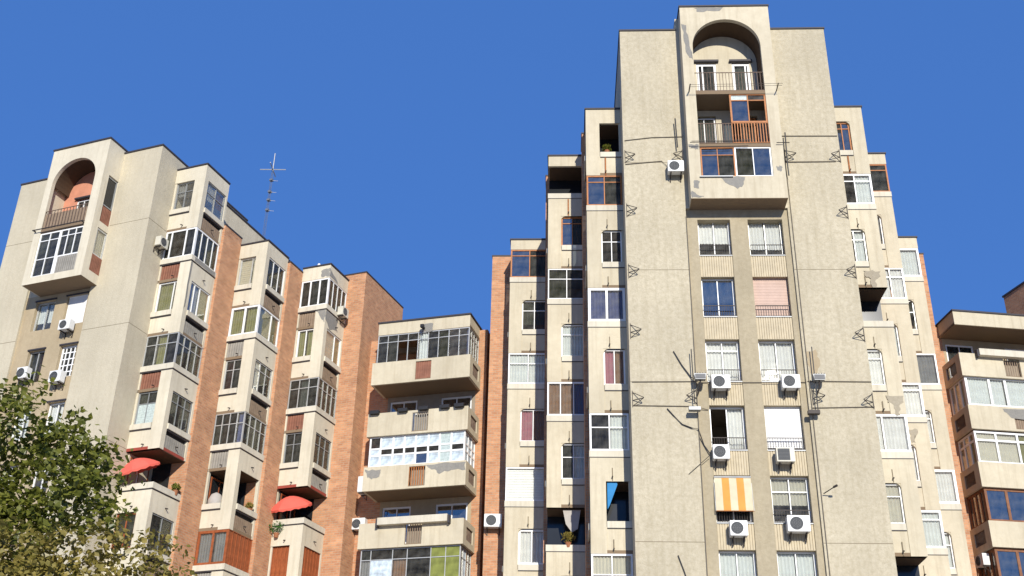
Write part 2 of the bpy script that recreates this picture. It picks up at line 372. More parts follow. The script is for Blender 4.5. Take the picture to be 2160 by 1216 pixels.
# ------------------------------------------------------------------ the corner stacks of loggias
def stack(b, uc, D, w, s, top, specs, side_d=2.0, k0=0, inner=None, render='cream_render', side=None):
    if side is None: side = b.a != C_ANG
    """one stepped corner stack: outer corner at (uc, D), running inwards (-s along u) by w and back by side_d.
    specs: one dict per storey, from the top down"""
    def X(x): return uc - s*x                       # x: distance inwards from the outer corner
    th = .14; pw = .62
    F = side
    srot = RSIDE if s > 0 else LSIDE
    def fwin(x0, x1, z, h, dd, **k):                # window on the front between x0..x1 inwards
        u0, u1 = sorted((X(x0), X(x1)))
        if s < 0 and isinstance(k.get('cols'), (list, tuple)): pass
        return window(b, u0, D+dd, z, u1-u0, h, rot=FRONT, **k)
    def swin(y0, y1, z, h, dd, **k):
        if s > 0: return window(b, X(dd), D+y0, z, y1-y0, h, rot=RSIDE, **k)
        return window(b, X(dd), D+y1, z, y1-y0, h, rot=LSIDE, **k)
    ks = sorted(specs); wm = MB(); fl = MB()
    # header below the roof
    for k in ks:
        sp = specs[k]; z = L(k); t = sp['t']; hi = z+1.85
        zt = top if k == ks[0] else L(k-1)-1.0
        # floor of this storey = underside seen from below
        fm = MB(); fm.box(X(.02), X(w), D+.02, D+side_d, z-1.0, z-.86)
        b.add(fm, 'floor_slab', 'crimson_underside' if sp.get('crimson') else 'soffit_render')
        wm = MB()
        if zt > hi+.01:                              # header band to the roof or a taller storey
            wm.box(X(0), X(w), D, D+th, hi, zt); wm.box(X(0), X(th), D+th, D+side_d, hi, zt); b.add(wm, 'header', render); wm = MB()
        if t in ('N', 'ON'):
            wm.box(X(0), X(pw), D, D+th*1.6, z-1.0, hi)         # corner pillar
            wm.box(X(0), X(.16), D+th*1.6, D+.3, z-1.0, hi)
            b.add(wm, 'corner_pillar', render); wm = MB()
            wm.box(X(pw), X(w), D+.03, D+.03+th, z-1.0, z+.04); b.add(wm, 'parapet', render); wm = MB()   # under the sill
            wm.box(X(w-.10), X(w), D+.03, D+.03+th, z+.04, hi); b.add(wm, 'window_jamb', render); wm = MB()
            wm.box(X(.0), X(.16), D+side_d-.12, D+side_d, z-1, hi); b.add(wm, 'window_jamb', render)
            lm = MB(); lm.box(X(pw+.02), X(w), D-(.05 if F else .012), D+.03, z+.0, z+.26); b.add(lm, 'ledge', 'pale_render')
            lm = MB(); lm.box(X(-.07), X(.14), D+.3, D+side_d, z+.0, z+.26); b.add(lm, 'ledge', 'pale_render')
            strip_mesh = MB(); strip_mesh.box(X(-.012), X(.14), D+.3, D+side_d-.02, z-.075, z-.001); b.add(strip_mesh, 'ledge_shade_strip', 'coping')  # dark strip: drip shadow of the ledge put into colour
            strip_mesh = MB(); strip_mesh.box(X(pw+.02), X(w), D-(.012 if F else .004), D+.03, z-(.05 if F else .03), z-.001); b.add(strip_mesh, 'ledge_shade_strip', 'coping')
            # slit shade painted as a dark back panel, ribbed infill under the side ledge
            rm = sp.get('rib', 'ribbed_brown')
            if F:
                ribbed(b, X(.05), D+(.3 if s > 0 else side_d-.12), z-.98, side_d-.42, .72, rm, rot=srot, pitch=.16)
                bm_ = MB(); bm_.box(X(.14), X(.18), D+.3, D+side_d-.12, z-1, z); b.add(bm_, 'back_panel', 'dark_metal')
            if t == 'N':
                kw = dict(sp.get('f', {})); inn = kw.pop('in_', .1); wl = kw.pop('x0', pw)
                fwin(wl, w-.1, z+.26, 1.59, inn, **kw)
                if b.a == C_ANG:
                    ub, sg = X(wl), -s; q_ = [(ub, hi), (ub+sg*.18, hi), (ub+sg*.1, hi-.03), (ub+sg*.03, hi-.1), (ub, hi-.2)]
                    if sum(p_[0]*r_[1]-r_[0]*p_[1] for p_, r_ in zip(q_, q_[1:]+q_[:1])) < 0: q_.reverse()
                    cmb = MB(); cmb.prism(q_, D+.02, D+.12); b.add(cmb, 'rounded_corner', render)
                if F and 's' in sp: swin(.3, side_d-.12, z+.26, 1.59, .04, **sp['s'])
        else:
            wm.box(X(0), X(pw), D, D+th*1.6, z-1.0, z)           # pillar below the ledge
            wm.box(X(0), X(th), D+th*1.6, D+side_d, z-1.0, z)    # cream side panel
            if sp.get('panel'):
                b.add(wm, 'corner_pillar', render); wm = MB()
                wm.box(X(w-.08), X(w), D+.02, D+th, z-1.0, z)
                b.add(wm, 'window_jamb', render)
                u0, u1 = sorted((X(pw), X(w-.08)))
                ribbed(b, u0, D+.07, z-1.0, u1-u0, .92, sp['panel'], pitch=.14)
            else:
                wm.box(X(pw), X(w), D, D+th, z-1.0, z)
                b.add(wm, 'parapet', render)
            lm = MB(); pr = .05 if F else .018; lm.box(X(-pr), X(w), D-pr, D+th, z, z+.27); lm.box(X(-pr), X(th), D+th, D+side_d, z, z+.27)
            b.add(lm, 'ledge', 'pale_render')
            shade_strip_height = .055 if F else .03
            strip_mesh = MB(); strip_mesh.box(X(-.012), X(w), D-.012, D+.1, z-shade_strip_height, z-.001); strip_mesh.box(X(-.012), X(.1), D+.1, D+side_d, z-shade_strip_height, z-.001); b.add(strip_mesh, 'ledge_shade_strip', 'coping')  # shadow line below the wrapped ledge, painted as a dark strip
            if t == 'W':
                fwin(.01, w-.02, z+.27, 1.58, .02, **sp.get('f', {}))
                if F and 's' in sp: swin(.09, side_d-.03, z+.27, 1.58, .02, **sp['s'])
        if t in ('ON', 'OW'):  # opaque dark sheets line the open loggia, its deep shade put into colour
            dk = MB(); dk.box(X(w-.06), X(w-.02), D+.25, D+side_d-.02, z-.84, hi-.02); b.add(dk, 'loggia_shade_sheet', 'dark_glass')
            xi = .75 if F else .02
            dk = MB(); dk.box(X(xi+.0), X(w-.06), D+side_d-(.06 if F else .75), D+side_d-(.02 if F else .71), z-.84, hi-.02); b.add(dk, 'loggia_shade_sheet', 'dark_glass')
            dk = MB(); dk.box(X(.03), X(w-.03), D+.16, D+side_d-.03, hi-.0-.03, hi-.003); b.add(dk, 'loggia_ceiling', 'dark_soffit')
            if F:
                window(b, *( (X(w-.10), D+.3) if s > 0 else (X(w-.10), D+side_d-.3)), z-.8, side_d-.6, 2.5, cols=2, frame='brown_wood', glass='dark_glass', rot=srot, name='balcony_door')
    zl = L(ks[-1])-1.0
    bm_ = MB(); bm_.box(X(0), X(w), D, D+side_d, ZB, zl-.002); b.add(bm_, 'lower_wall', render)
    rm = MB(); rm.box(X(.0), X(w), D+0, D+side_d, top, top+.02); b.add(rm, 'roof', 'zinc')
    cm = MB(); cm.box(X(-.05), X(w), D-.05, D+.16, top+.02, top+.09); cm.box(X(-.05), X(.16), D+.16, D+side_d, top+.02, top+.09)
    b.add(cm, 'coping', 'coping')

def pier(b, u0, u1, d0, d1, top, mat='brick', cop=True, name='brick_pier'):
    m = MB(); m.box(u0, u1, d0, d1, ZB, top); b.add(m, name, mat)
    if cop:
        m = MB(); m.box(u0-.03, u1+.03, d0-.03, d1, top, top+.07); b.add(m, 'coping', 'coping')

def arch_wall(x0, x1, z0, z1, ax0, ax1, az0, zs, y0, y1, n=28):
    """front with one arched opening, ax0..ax1, sill az0, springing zs, real thickness y0..y1"""
    mb = MB(); r = (ax1-ax0)/2; cx = (ax0+ax1)/2
    mb.box(x0, ax0, y0, y1, z0, z1); mb.box(ax1, x1, y0, y1, z0, z1); mb.box(ax0, ax1, y0, y1, z0, az0)
    pts = [(cx-r*math.cos(math.pi*i/n), zs+r*math.sin(math.pi*i/n)) for i in range(n+1)]
    for (xa, za), (xb, zb) in zip(pts, pts[1:]):
        mb.quad([(xa, y0, za), (xb, y0, zb), (xb, y0, z1), (xa, y0, z1)])
        mb.quad([(xb, y1, zb), (xa, y1, za), (xa, y1, z1), (xb, y1, z1)])
        mb.quad([(xa, y0, za), (xa, y1, za), (xb, y1, zb), (xb, y0, zb)])
    mb.quad([(ax0, y0, z1), (ax1, y0, z1), (ax1, y1, z1), (ax0, y1, z1)])
    return mb
def patch(b, pts, d, mat='mortar', t=.006, name='mortar_patch', rot=None):
    """thin raised smear of repair mortar with a wobbly outline; pts in (u, z)"""
    out_ = []
    for i, (p, q) in enumerate(zip(pts, pts[1:]+pts[:1])):
        for k in range(4):
            f = k/4; j = .05 if k else .03
            out_.append((p[0]+(q[0]-p[0])*f+random.uniform(-j, j), p[1]+(q[1]-p[1])*f+random.uniform(-j, j)))
    a = sum(p[0]*q[1]-q[0]*p[1] for p, q in zip(out_, out_[1:]+out_[:1]))
    if a < 0: out_.reverse()
    m = MB(); m.prism(out_, d-t, d+.001); return b.add(m, name, mat)
def cable(b, pts, r=.016, mat='dark_metal', name='cable'):
    m = MB(); m.tube(pts, r, 5); return b.add(m, name, mat)
def grooves(b, u0, u1, d, zs, mat='coping', t=.012):
    for z in zs:
        m = MB(); m.box(u0, u1, d-.003, d+.004, z-t, z+t); b.add(m, 'panel_joint', 'joint')
simple('joint', (.22, .18, .12), .95)

# ================================================================== RIGHT TOWER
T = Building('apartment_tower', C_ANG, 7.25, 42.0, 'tall cream tower with central arched bay, stepping down on both sides', 'apartment building')
WD = 42.0; RC = 42.12
# wings
for u0, u1 in ((2.55, 5.12), (9.42, 11.94)):
    m = MB(); m.box(u0, u1, WD, 49.9, ZB, 35.58); T.add(m, 'wing_wall', 'rough_render')
    m = MB(); m.box(u0-.04, u1+.04, WD-.05, 49.9, 35.58, 35.66); T.add(m, 'coping', 'coping')
    grooves(T, u0+.01, u1-.01, WD, [22.92, 11.51, 28.25, 17.9-.0])
# central wall with the two window columns
C1 = (5.60, 6.97); C2 = (7.71, 9.16)
m = MB(); wall_holes(m, 5.12, 9.42, ZB, 25.9, RC, RC+.5, [(C1[0], C1[1], 3.0, 25.4), (C2[0], C2[1], 3.0, 25.4)])
T.add(m, 'central_wall', 'pilaster_render')
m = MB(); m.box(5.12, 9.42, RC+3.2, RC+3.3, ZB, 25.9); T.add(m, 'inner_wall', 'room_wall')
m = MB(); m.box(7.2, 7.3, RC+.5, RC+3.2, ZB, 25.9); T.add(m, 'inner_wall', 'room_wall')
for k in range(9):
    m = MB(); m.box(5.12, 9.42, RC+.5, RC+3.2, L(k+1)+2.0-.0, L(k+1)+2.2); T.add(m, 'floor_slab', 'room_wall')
rowspec = [
 (dict(cols=2, frame='pvc', glass='g_clear', back='c_white', backfrac=.62), dict(cols=2, frame='alu', glass='g_mid', back='c_white', backfrac=.8)),
 (dict(cols=2, frame='pvc', glass='g_sky', back='c_white', backfrac=.6), dict(cols=1, frame='pvc', glass='g_mid', back=None, shut=('pink_shutter', 1.0))),
 (dict(cols=2, frame='pvc', rows=[.76, .24], glass='g_clear', back='c_white'), dict(cols=2, frame='pvc', glass='g_mid', back='c_white')),
 (dict(cols=2, frame='pvc', glass=['g_dark', 'g_clear'], back=[None, 'c_white'], opened=((0, 0),)), dict(cols=1, frame='pvc', glass='g_mid', shut=('white_shutter', .95))),
 (dict(cols=2, frame='pvc', glass='g_dark', back='c_blue'), dict(cols=2, frame='pvc', rows=[.68, .32], glass='g_mid', back='c_cream', backfrac=.6)),
 (dict(cols=2, frame='pvc', glass='g_mid', back='c_teal'), dict(cols=2, frame='pvc', glass='g_mid', back='c_teal')),
 (dict(cols=2, frame='pvc', glass='g_mid', back='c_white'), dict(cols=2, frame='pvc', glass='g_mid', back='c_white')),
]
for k, pair in enumerate(rowspec):
    zb = 23.75-2.85*k
    for (ua, ub), sp_ in zip((C1, C2), pair):
        window(T, ua+.01, RC+.28, zb, ub-ua-.02, 1.78, sill='zinc', **sp_)
        ribbed(T, ua, RC+.06, zb+1.78, ub-ua, 1.04 if k else 0.0+.9, 'ribbed_tan', pitch=.095)
        m = MB(); m.box(ua, ub, RC+.12, RC+.4, zb+1.785, zb+1.78+(1.04 if k else .0)); 
        if k: T.add(m, 'spandrel', 'ochre_render')
        railing(T, ua+.03, RC+.05, zb-.05, ub-ua-.06, .5, 14, r=.006)
        m = MB(); m.box(ua, ub, RC+.02, RC+.36, zb-.09, zb-.055); T.add(m, 'sill_slab', 'zinc')
# bay
BD = 41.2
m = arch_wall(5.28, 9.32, 25.9, 36.28, 5.77, 8.81, 27.0, 34.02, BD, BD+.2); T.add(m, 'bay_front', 'cream_render')
m = MB(); m.box(5.28, 5.45, BD+.2, 42.0, 25.9, 36.28); m.box(9.15, 9.32, BD+.2, 42.0, 25.9, 36.28)
m.box(5.12, 5.3, 42.0, 44.6, 25.9, 36.28); m.box(9.3, 9.42, 42.0, 44.6, 25.9, 36.28); T.add(m, 'bay_side', 'cream_render')
m = MB(); m.box(5.3, 9.3, BD+.003, 44.6, 25.88, 25.99); T.add(m, 'bay_underside', 'soffit_render')
m = MB(); m.box(5.24, 9.36, BD-.05, 44.6, 36.28, 36.36); T.add(m, 'coping', 'coping')
BB = 42.42
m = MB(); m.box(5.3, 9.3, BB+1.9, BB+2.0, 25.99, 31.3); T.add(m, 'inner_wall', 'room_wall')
m = MB(); wall_holes(m, 5.45, 9.15, 31.5, 36.2, BB, BB+.15, [(6.04, 6.94, 31.5, 34.0), (7.67, 8.47, 31.5, 34.0)])
wall_holes(m, 5.45, 9.15, 28.8, 31.3, BB, BB+.15, [(5.7, 6.75, 28.8, 31.0), (7.4, 8.6, 28.8, 31.0)])
T.add(m, 'loggia_wall', 'cream_render')
for zz in (31.32, 28.5):
    m = MB(); m.box(5.45, 9.15, BD+.02, BB+1.9, zz, zz+.18); T.add(m, 'floor_slab', 'soffit_render')
# barrel vault of the loggia
m = MB(); n = 24; cx = 7.29; r = 1.52
for i in range(n):
    a0, a1 = math.pi*i/n, math.pi*(i+1)/n
    p0 = (cx-r*math.cos(a0), 34.02+r*math.sin(a0)); p1 = (cx-r*math.cos(a1), 34.02+r*math.sin(a1))
    m.quad([(p0[0], BD+.2, p0[1]), (p0[0], BB, p0[1]), (p1[0], BB, p1[1]), (p1[0], BD+.2, p1[1])])
for xx, o_ in ((5.77, 1), (8.81, -1)): m.box(xx-.02 if o_ > 0 else xx, xx if o_ > 0 else xx+.02, BD+.2, BB, 31.5, 34.02)
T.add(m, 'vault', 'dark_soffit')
for ua, ub in ((6.04, 6.94), (7.67, 8.47)):
    window(T, ua, BB+.03, 31.5, ub-ua, 2.45, cols=[.3, .7] if ua < 7 else [.75, .25], rows=1, frame='pvc', glass='g_dark', back=['c_white', None] if ua > 7 else [None, 'c_grey'], fw=.11, name='balcony_door')
    m = MB(); m.box(ua-.12, ub+.12, BB-.14, BB, 34.0, 34.1); T.add(m, 'door_canopy', 'coping')
window(T, 5.72, BB+.04, 28.8, 1.0, 2.1, cols=2, frame='pvc', glass='g_dark', back='c_white', name='balcony_door')
window(T, 7.42, BB+.04, 28.8, 1.1, 2.1, cols=2, frame='wood', glass='g_dark', name='balcony_door')
railing(T, 5.77, BD+.06, 31.52, 3.04, 1.02, 22, 'old_rail', r=.011)
railing(T, 5.77, BD+.06, 28.72, 1.45, 1.05, 12, 'old_rail', r=.011)
railing(T, 7.24, BD+.04, 28.72, 1.57, 1.05, 13, 'wood', flat=.02)
window(T, 7.22, BD+.05, 29.80, 1.59, 1.55, cols=2, rows=[.77, .23], frame='wood', glass='g_sky', opened=((1, 0),), fw=.08, fill={(0, 1): 'frosted', (1, 1): 'g_mid'})
window(T, 5.79, BD+.05, 27.0, 1.46, 1.5, cols=2, rows=[.74, .26], frame='wood', glass=['g_sky', 'g_dark'], back=[None, 'c_grey'], fill={(0, 1): 'g_sky', (1, 1): 'g_sky'})
window(T, 7.25, BD+.05, 27.0, 1.55, 1.5, cols=2, frame='pvc', glass=['g_dark', 'g_sky'], back=['c_olive', None])
m = MB(); m.box(5.7, 7.1, BD-.08, BD, 26.93, 26.98); T.add(m, 'sill_slab', 'zinc')
m = MB()
for a in (.35, .5): m.tube([(5.45, BD-a, 31.45), (9.5, BD-a, 31.47)], .008, 4)
m.box(5.45, 5.5, BD-.55, BD, 31.43, 31.46); m.box(9.28, 9.32, BD-.55, BD, 31.43, 31.46)
T.add(m, 'clothes_line', 'iron')
m = MB(); m.tube([(5.35, BD-.2, 28.6), (7.9, BD-.2, 28.64)], .018, 5); m.tube([(5.4, BD-.32, 28.58), (7.9, BD-.32, 28.62)], .012, 4); m.tube([(9.05, BD-.1, 28.62), (9.6, BD-.1, 28.62)], .02, 5); T.add(m, 'shelf_bracket', 'iron')
# repair mortar on the bay
patch(T, [(5.30, 35.3), (5.52, 35.2), (5.6, 34.4), (5.76, 33.6), (5.74, 33.2), (5.5, 33.5), (5.42, 34.3)], BD)
patch(T, [(5.95, 36.25), (7.3, 36.25), (7.1, 36.05), (6.1, 36.0)], BD)
patch(T, [(6.5, 26.97), (7.6, 26.95), (7.45, 26.45), (7.2, 26.35), (6.9, 26.6)], BD)
patch(T, [(5.30, 26.25), (5.8, 25.98), (5.7, 25.93), (5.3, 25.93)], BD)
patch(T, [(5.42, 26.75), (5.66, 26.8), (5.62, 26.4), (5.44, 26.42)], BD)
patch(T, [(8.95, 27.5), (9.2, 27.48), (9.18, 27.22), (8.98, 27.25)], BD)
patch(T, [(5.3, 28.6), (5.75, 28.62), (5.72, 28.35), (5.45, 28.4)], BD)
patch(T, [(9.55, 19.2), (9.95, 19.3), (10.05, 18.6), (9.75, 17.9), (9.6, 18.5)], WD, 'ochre_render')
for (pu, pz, pd, ps) in ((13.0, 23.6, 43.4, .8), (13.2, 17.9, 43.4, .85), (14.75, 17.8, 46.9, .6)):
    patch(T, [(pu-.42*ps, pz), (pu+.42*ps, pz), (pu+.38*ps, pz-.3*ps), (pu+.12*ps, pz-.5*ps), (pu+.1*ps, pz-1.0*ps), (pu-.12*ps, pz-1.0*ps), (pu-.1*ps, pz-.45*ps), (pu-.38*ps, pz-.3*ps)], pd-.001, 'old_mortar')
# framed plaster panels: cables drawn along the wall joints
for pts in ([(2.62, 41.97, 29.4), (3.8, 41.97, 29.55), (5.1, 41.97, 29.58), (5.2, 41.9, 29.58)], [(2.62, 41.97, 28.15), (4.2, 41.97, 28.3), (4.45, 41.95, 28.0)],
            [(9.45, 41.97, 29.58), (11.9, 41.97, 29.56)], [(9.45, 41.97, 28.2), (11.7, 41.97, 28.22)], [(2.62, 41.97, 17.88), (5.1, 41.97, 17.9), (5.3, RC-.03, 17.9), (9.4, RC-.03, 17.92), (9.5, 41.97, 17.92), (11.93, 41.97, 17.9)],
            [(2.62, 41.97, 16.88), (5.0, 41.97, 16.85), (5.55, RC-.03, 16.75)], [(9.55, 41.97, 16.8), (11.93, 41.97, 16.85)], [(9.52, 41.96, 28.3), (9.54, 41.96, 26.4), (9.53, 41.96, 20), (9.52, 41.96, 9)],
            [(5.12, 41.95, 25.5), (5.13, 41.95, 21), (5.12, 41.95, 9)]):
    cable(T, pts, .017, 'wire')
for pts in ([(4.3, 41.96, 19.2), (4.6, 41.95, 18.6), (4.95, 41.94, 18.05), (5.1, 41.9, 17.95)], [(3.95, 41.96, 16.75), (4.15, 41.96, 16.5), (4.5, 41.96, 16.1), (4.85, 41.95, 15.95), (5.1, 41.93, 15.9), (5.3, RC-.04, 15.3), (5.5, RC-.1, 14.95)], [(4.1, 41.96, 11.0), (4.3, 41.96, 10.4), (4.5, 41.96, 9.7)]):
    cable(T, pts, .022)
cable(T, [(4.65, 41.97, 14.1), (5.1, 41.96, 14.5), (5.5, 41.9, 14.85)], .012)
# triangular iron wall brackets
def bracket(b, u, d, z, s, dirx=True):
    m = MB(); L_ = .42*s
    m.tube([(u, d, z+.34), (u+L_, d-.28, z+.02)], .016, 4); m.tube([(u, d, z-.24), (u+L_, d-.28, z+.0)], .016, 4)
    m.tube([(u, d, z), (u+L_, d-.28, z)], .018, 4); m.tube([(u, d-.02, z-.28), (u, d-.02, z+.4)], .016, 4)
    return b.add(m, 'wall_bracket', 'iron')
for k in range(5): 
    bracket(T, 2.62, 42.0, 28.5-2.85*k+(.1 if k % 2 else 0), 1); bracket(T, 11.9, 42.0, 28.45-2.85*k, -1)
for u, z in ((5.12, 28.5), (5.12, 17.2)): bracket(T, u, 41.98, z, -1)
for u, z in ((9.55, 28.48), (9.6, 17.2)): bracket(T, u, 41.98, z, 1)
cable(T, [(9.60, 41.75, 29.6), (9.56, 41.75, 27.9), (9.58, 41.8, 27.4)], .03); cable(T, [(4.86, 41.75, 30.4), (4.9, 41.8, 28.9)], .03)
cable(T, [(4.98, 41.75, 19.2), (5.0, 41.75, 16.9)], .022); cable(T, [(9.72, 41.75, 19.3), (9.7, 41.75, 16.6)], .022)
m = MB(); m.box(4.75, 5.2, 41.55, 41.8, 16.55, 16.68); T.add(m, 'junction_box', 'zinc')
m = MB(); m.box(9.3, 9.75, 41.65, 41.85, 16.45, 16.6); T.add(m, 'junction_box', 'iron')
m = MB(); m.tube([(9.6, 41.9, 13.35), (9.95, 41.5, 13.5)], .02, 5); m.tube([(9.9, 41.52, 13.48), (10.02, 41.42, 13.52)], .045, 8); T.add(m, 'hose_nozzle', 'iron')

# stepped stacks, left and right of the tower
OR = dict(frame='wood', glass=['g_sky', 'g_dark'], back=[None, 'c_grey'], cols=2, rows=[.78, .22], fw=.07)
X22 = dict(frame='pvc', glass='g_dark', cols=2, rows=[.66, .34], fw=.05)
SH = dict(frame='alu', glass='g_dark', cols=3)
def st(t, f=None, **k):
    d_ = dict(t=t); 
    if f is not None: d_['f'] = f
    d_['s'] = k.pop('s', SH); d_.update(k); return d_
stack(T, .95, 43.4, 1.6, -1, 32.13, {
 0: st('ON'), 1: st('W', OR), 2: st('N', dict(X22, glass='g_dark')), 3: st('W', dict(frame='pvc', cols=2, glass='g_mid', back='c_blue', fw=.11, thin=.09)),
 4: st('N', dict(frame='pvc', cols=2, glass='g_clear', back=['c_pink', 'c_brown'], fw=.06), ), 5: st('W', dict(frame='pvc', cols=2, rows=[.62, .38], glass=['g_dark', 'g_mid'], back=['c_blue', 'c_teal'], fw=.07)),
 6: st('ON'), 7: st('W', dict(frame='pvc', cols=2, rows=[.5, .5], glass='g_clear', back='c_cream', fw=.07))})
stack(T, -.81, 46.9, 1.76, -1, 31.93, {
 0: st('OW'), 1: st('N', OR), 2: st('W', dict(X22, glass='g_dark', back=['c_olive', None])), 3: st('N', dict(frame='pvc', cols=1, rows=[.68, .32], glass='g_mid', back='c_teal')),
 4: st('W', dict(frame='pvc', cols=3, glass='g_clear', back=['c_brown', 'c_brown', 'c_blue'], fw=.07)), 5: st('N', dict(frame='pvc', cols=2, rows=[.62, .38], glass=['g_dark', 'g_mid'], back=['c_grey', 'c_teal'])),
 6: st('OW'), 7: st('N', dict(frame='pvc', cols=2, back='c_white'))})
stack(T, -2.73, 50.1, 1.92, -1, 29.05, {
 1: st('W', OR), 2: st('N', dict(X22)), 3: st('W', dict(frame='pvc', cols=2, rows=[.66, .34], glass='g_mid', back='c_teal', fw=.06)), 4: st('N', dict(frame='pvc', cols=2, glass='g_clear', back=['c_pink', 'c_brown'])),
 5: st('W', dict(frame='pvc', cols=1, glass='g_clear', back='white_shutter')), 6: st('N', dict(frame='pvc', cols=2, glass='g_mid', back='c_white', fw=.1)), 7: st('W', dict(frame='pvc', cols=2, back='c_white'))})
stack(T, 13.55, 43.4, 1.61, 1, 32.13, {
 0: st('N', dict(OR, cols=[1, .7], glass=['g_dark', 'g_sky'])), 1: st('W', dict(frame='pvc', cols=[1.1, 1], rows=[.76, .24], glass=['g_dark', 'g_mid'], back=[None, 'c_teal'], fw=.08)), 2: st('N', dict(frame='alu', cols=[1, 1.2], rows=[.7, .3], glass=['g_dark', 'g_mid'], back=[None, 'c_teal'])),
 3: st('OW'), 4: st('N', dict(frame='pvc', cols=1, rows=[.75, .25], glass='g_clear', back='c_white')), 5: st('W', dict(frame='pvc', cols=[.6, 1], glass='g_mid', back='c_white', fw=.09)),
 6: st('N', dict(frame='pvc', cols=1, rows=[.68, .32], glass='g_mid', back='c_cream')), 7: st('OW')})
stack(T, 15.45, 46.9, 1.9, 1, 31.93, {
 0: st('W', OR), 1: st('N', dict(frame='pvc', cols=2, glass='g_mid')), 2: st('W', dict(frame='alu', cols=3, rows=[.7, .3], glass='g_mid', back='c_white')), 3: st('N', dict(frame='pvc', cols=2, glass='g_mid', back='c_teal')),
 4: st('W', dict(frame='pvc', cols=2, rows=[.78, .22], glass='g_clear', back='c_white', fw=.09)), 5: st('N', dict(frame='pvc', cols=2, glass='g_mid', back='c_white')), 6: st('W', dict(frame='pvc', cols=2, rows=[.75, .25], glass='g_mid', back='c_teal', fw=.09)), 7: st('N', dict(frame='pvc', cols=2))})
stack(T, 17.4, 50.1, 1.95, 1, 29.1, {
 1: st('W', dict(frame='pvc', cols=2, glass='g_mid', back='c_teal', fw=.09)), 2: st('N', dict(frame='alu', cols=2, rows=[.6, .4], glass='g_dark')), 3: st('W', dict(frame='pvc', cols=2, glass='g_mid', back='c_grey', fw=.07)), 4: st('N', dict(frame='pvc', cols=2, rows=[.75, .25], glass='g_mid', back='c_white')),
 5: st('W', dict(frame='pvc', cols=2, glass='g_mid', back='c_white', fw=.11)), 6: st('N', dict(frame='pvc', cols=2, rows=[.65, .35], glass='g_mid', back='c_teal')), 7: st('W', dict(frame='pvc', cols=2))})
pier(T, .80, 2.55, 45.4, 46.9, 32.2); pier(T, -.97, .95, 48.9, 50.1, 32.1); pier(T, -3.78, -.9, 52.1, 54.5, 29.25, )
pier(T, 11.94, 13.70, 45.4, 46.9, 32.2-2.6); pier(T, 13.7, 15.55, 48.9, 50.1, 29.3); pier(T, 15.6, 18.3, 52.1, 54.5, 29.3)
# core behind everything
m = MB(); m.box(2.6, 11.9, 49.9, 56, ZB, 35.0); m.box(-.9, 15.5, 50.1, 56, ZB, 31.0); m.box(-3.7, 18.2, 54.5, 60, ZB, 28.6); T.add(m, 'core_wall', 'brick')
m = MB(); m.box(2.55, 11.94, 46.9, 49.95, ZB, 31.5); T.add(m, 'core_wall', 'brick')
m = MB(); m.box(5.12, 9.42, 44.6, 49.9, 25.9, 36.2); m.box(5.12, 5.28, 42.62, 44.6, 25.9, 36.2); T.add(m, 'core_wall', 'rough_render')

# ================================================================== LEFT BUILDING
A_ANG = .3728
B_ = Building('stepped_apartment_block', A_ANG, -38.0, 38.2, 'left cream and orange brick block with an arched bay and three glazed corner stacks', 'apartment building')
WDL = 38.21
UL = B_.front(WDL, 46, 391)[0]
for u0, u1 in ((UL, -40.5), (-36.6, -33.92)):
    m = MB(); m.box(u0, u1, WDL, 46, ZB, 32.8 if u1 > -36 else 32.26); B_.add(m, 'wing_wall', 'block_stucco')
    m = MB(); t_ = 32.8 if u1 > -36 else 32.26; m.box(u0-.04, u1+.04, WDL-.05, 46, t_, t_+.08); B_.add(m, 'coping', 'coping')
    grooves(B_, u0+.01, u1-.003, WDL, [28.57, 22.93, 17.24])
m = MB()
for z in (28.57, 22.93, 17.24): m.box(-33.925, -33.917, WDL+.0, 39.6, z-.012, z+.012)
B_.add(m, 'panel_joint', 'joint')
RL = 38.32
WL = [(-39.85, -38.66, 23.38, 24.95), (-38.0, -36.75, 23.42, 24.98), (-39.62, -38.63, 20.62, 22.31), (-37.75, -36.75, 20.68, 22.33), (-39.62, -38.63, 17.75, 19.45), (-37.75, -36.75, 17.8, 19.45), (-39.62, -38.63, 14.9, 16.6), (-37.75, -36.75, 14.9, 16.6)]
m = MB(); wall_holes(m, -40.5, -36.6, ZB, 25.3, RL, RL+.3, WL); B_.add(m, 'central_wall', 'ochre_render')
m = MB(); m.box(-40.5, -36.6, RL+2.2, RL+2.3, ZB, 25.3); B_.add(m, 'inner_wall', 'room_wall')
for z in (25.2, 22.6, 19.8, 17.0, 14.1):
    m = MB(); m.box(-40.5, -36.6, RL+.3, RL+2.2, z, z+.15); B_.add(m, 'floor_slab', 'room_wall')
WS = [dict(cols=2, frame='alu', glass='g_mid', back='c_teal', backfrac=.7), dict(cols=1, frame='pvc', glass='g_mid', back=None, shut=('white_shutter', 1.0)), dict(cols=2, frame='alu', glass='g_dark', back=['c_grey', 'c_red']), dict(cols=[1, 1, 1, 1], rows=5, frame='pvc', glass='g_dark', fw=.09, thin=.05),
      dict(cols=2, frame='pvc', glass='g_mid', back='c_teal'), dict(cols=2, frame='pvc', glass='g_mid', back='c_white'), dict(cols=2), dict(cols=2)]
for (u0, u1, z0, z1), k_ in zip(WL, WS):
    window(B_, u0+.01, RL+.16, z0+.01, u1-u0-.02, z1-z0-.02, sill='zinc', **k_)
    m = MB(); m.box(u0-.04, u1+.04, RL-.06, RL, z1, z1+.07); B_.add(m, 'lintel', 'coping')
BL = 37.06
m = arch_wall(-39.76, -36.25, 25.25, 33.0, -39.38, -36.75, 25.62, 30.9, BL, BL+.2); B_.add(m, 'bay_front', 'block_plaster')
def slot(u, pts):
    return [B_.side(u, *p) for p in pts]
sl_ = slot(-36.25, [(231, 372), (249, 380), (212, 466), (226, 466)])
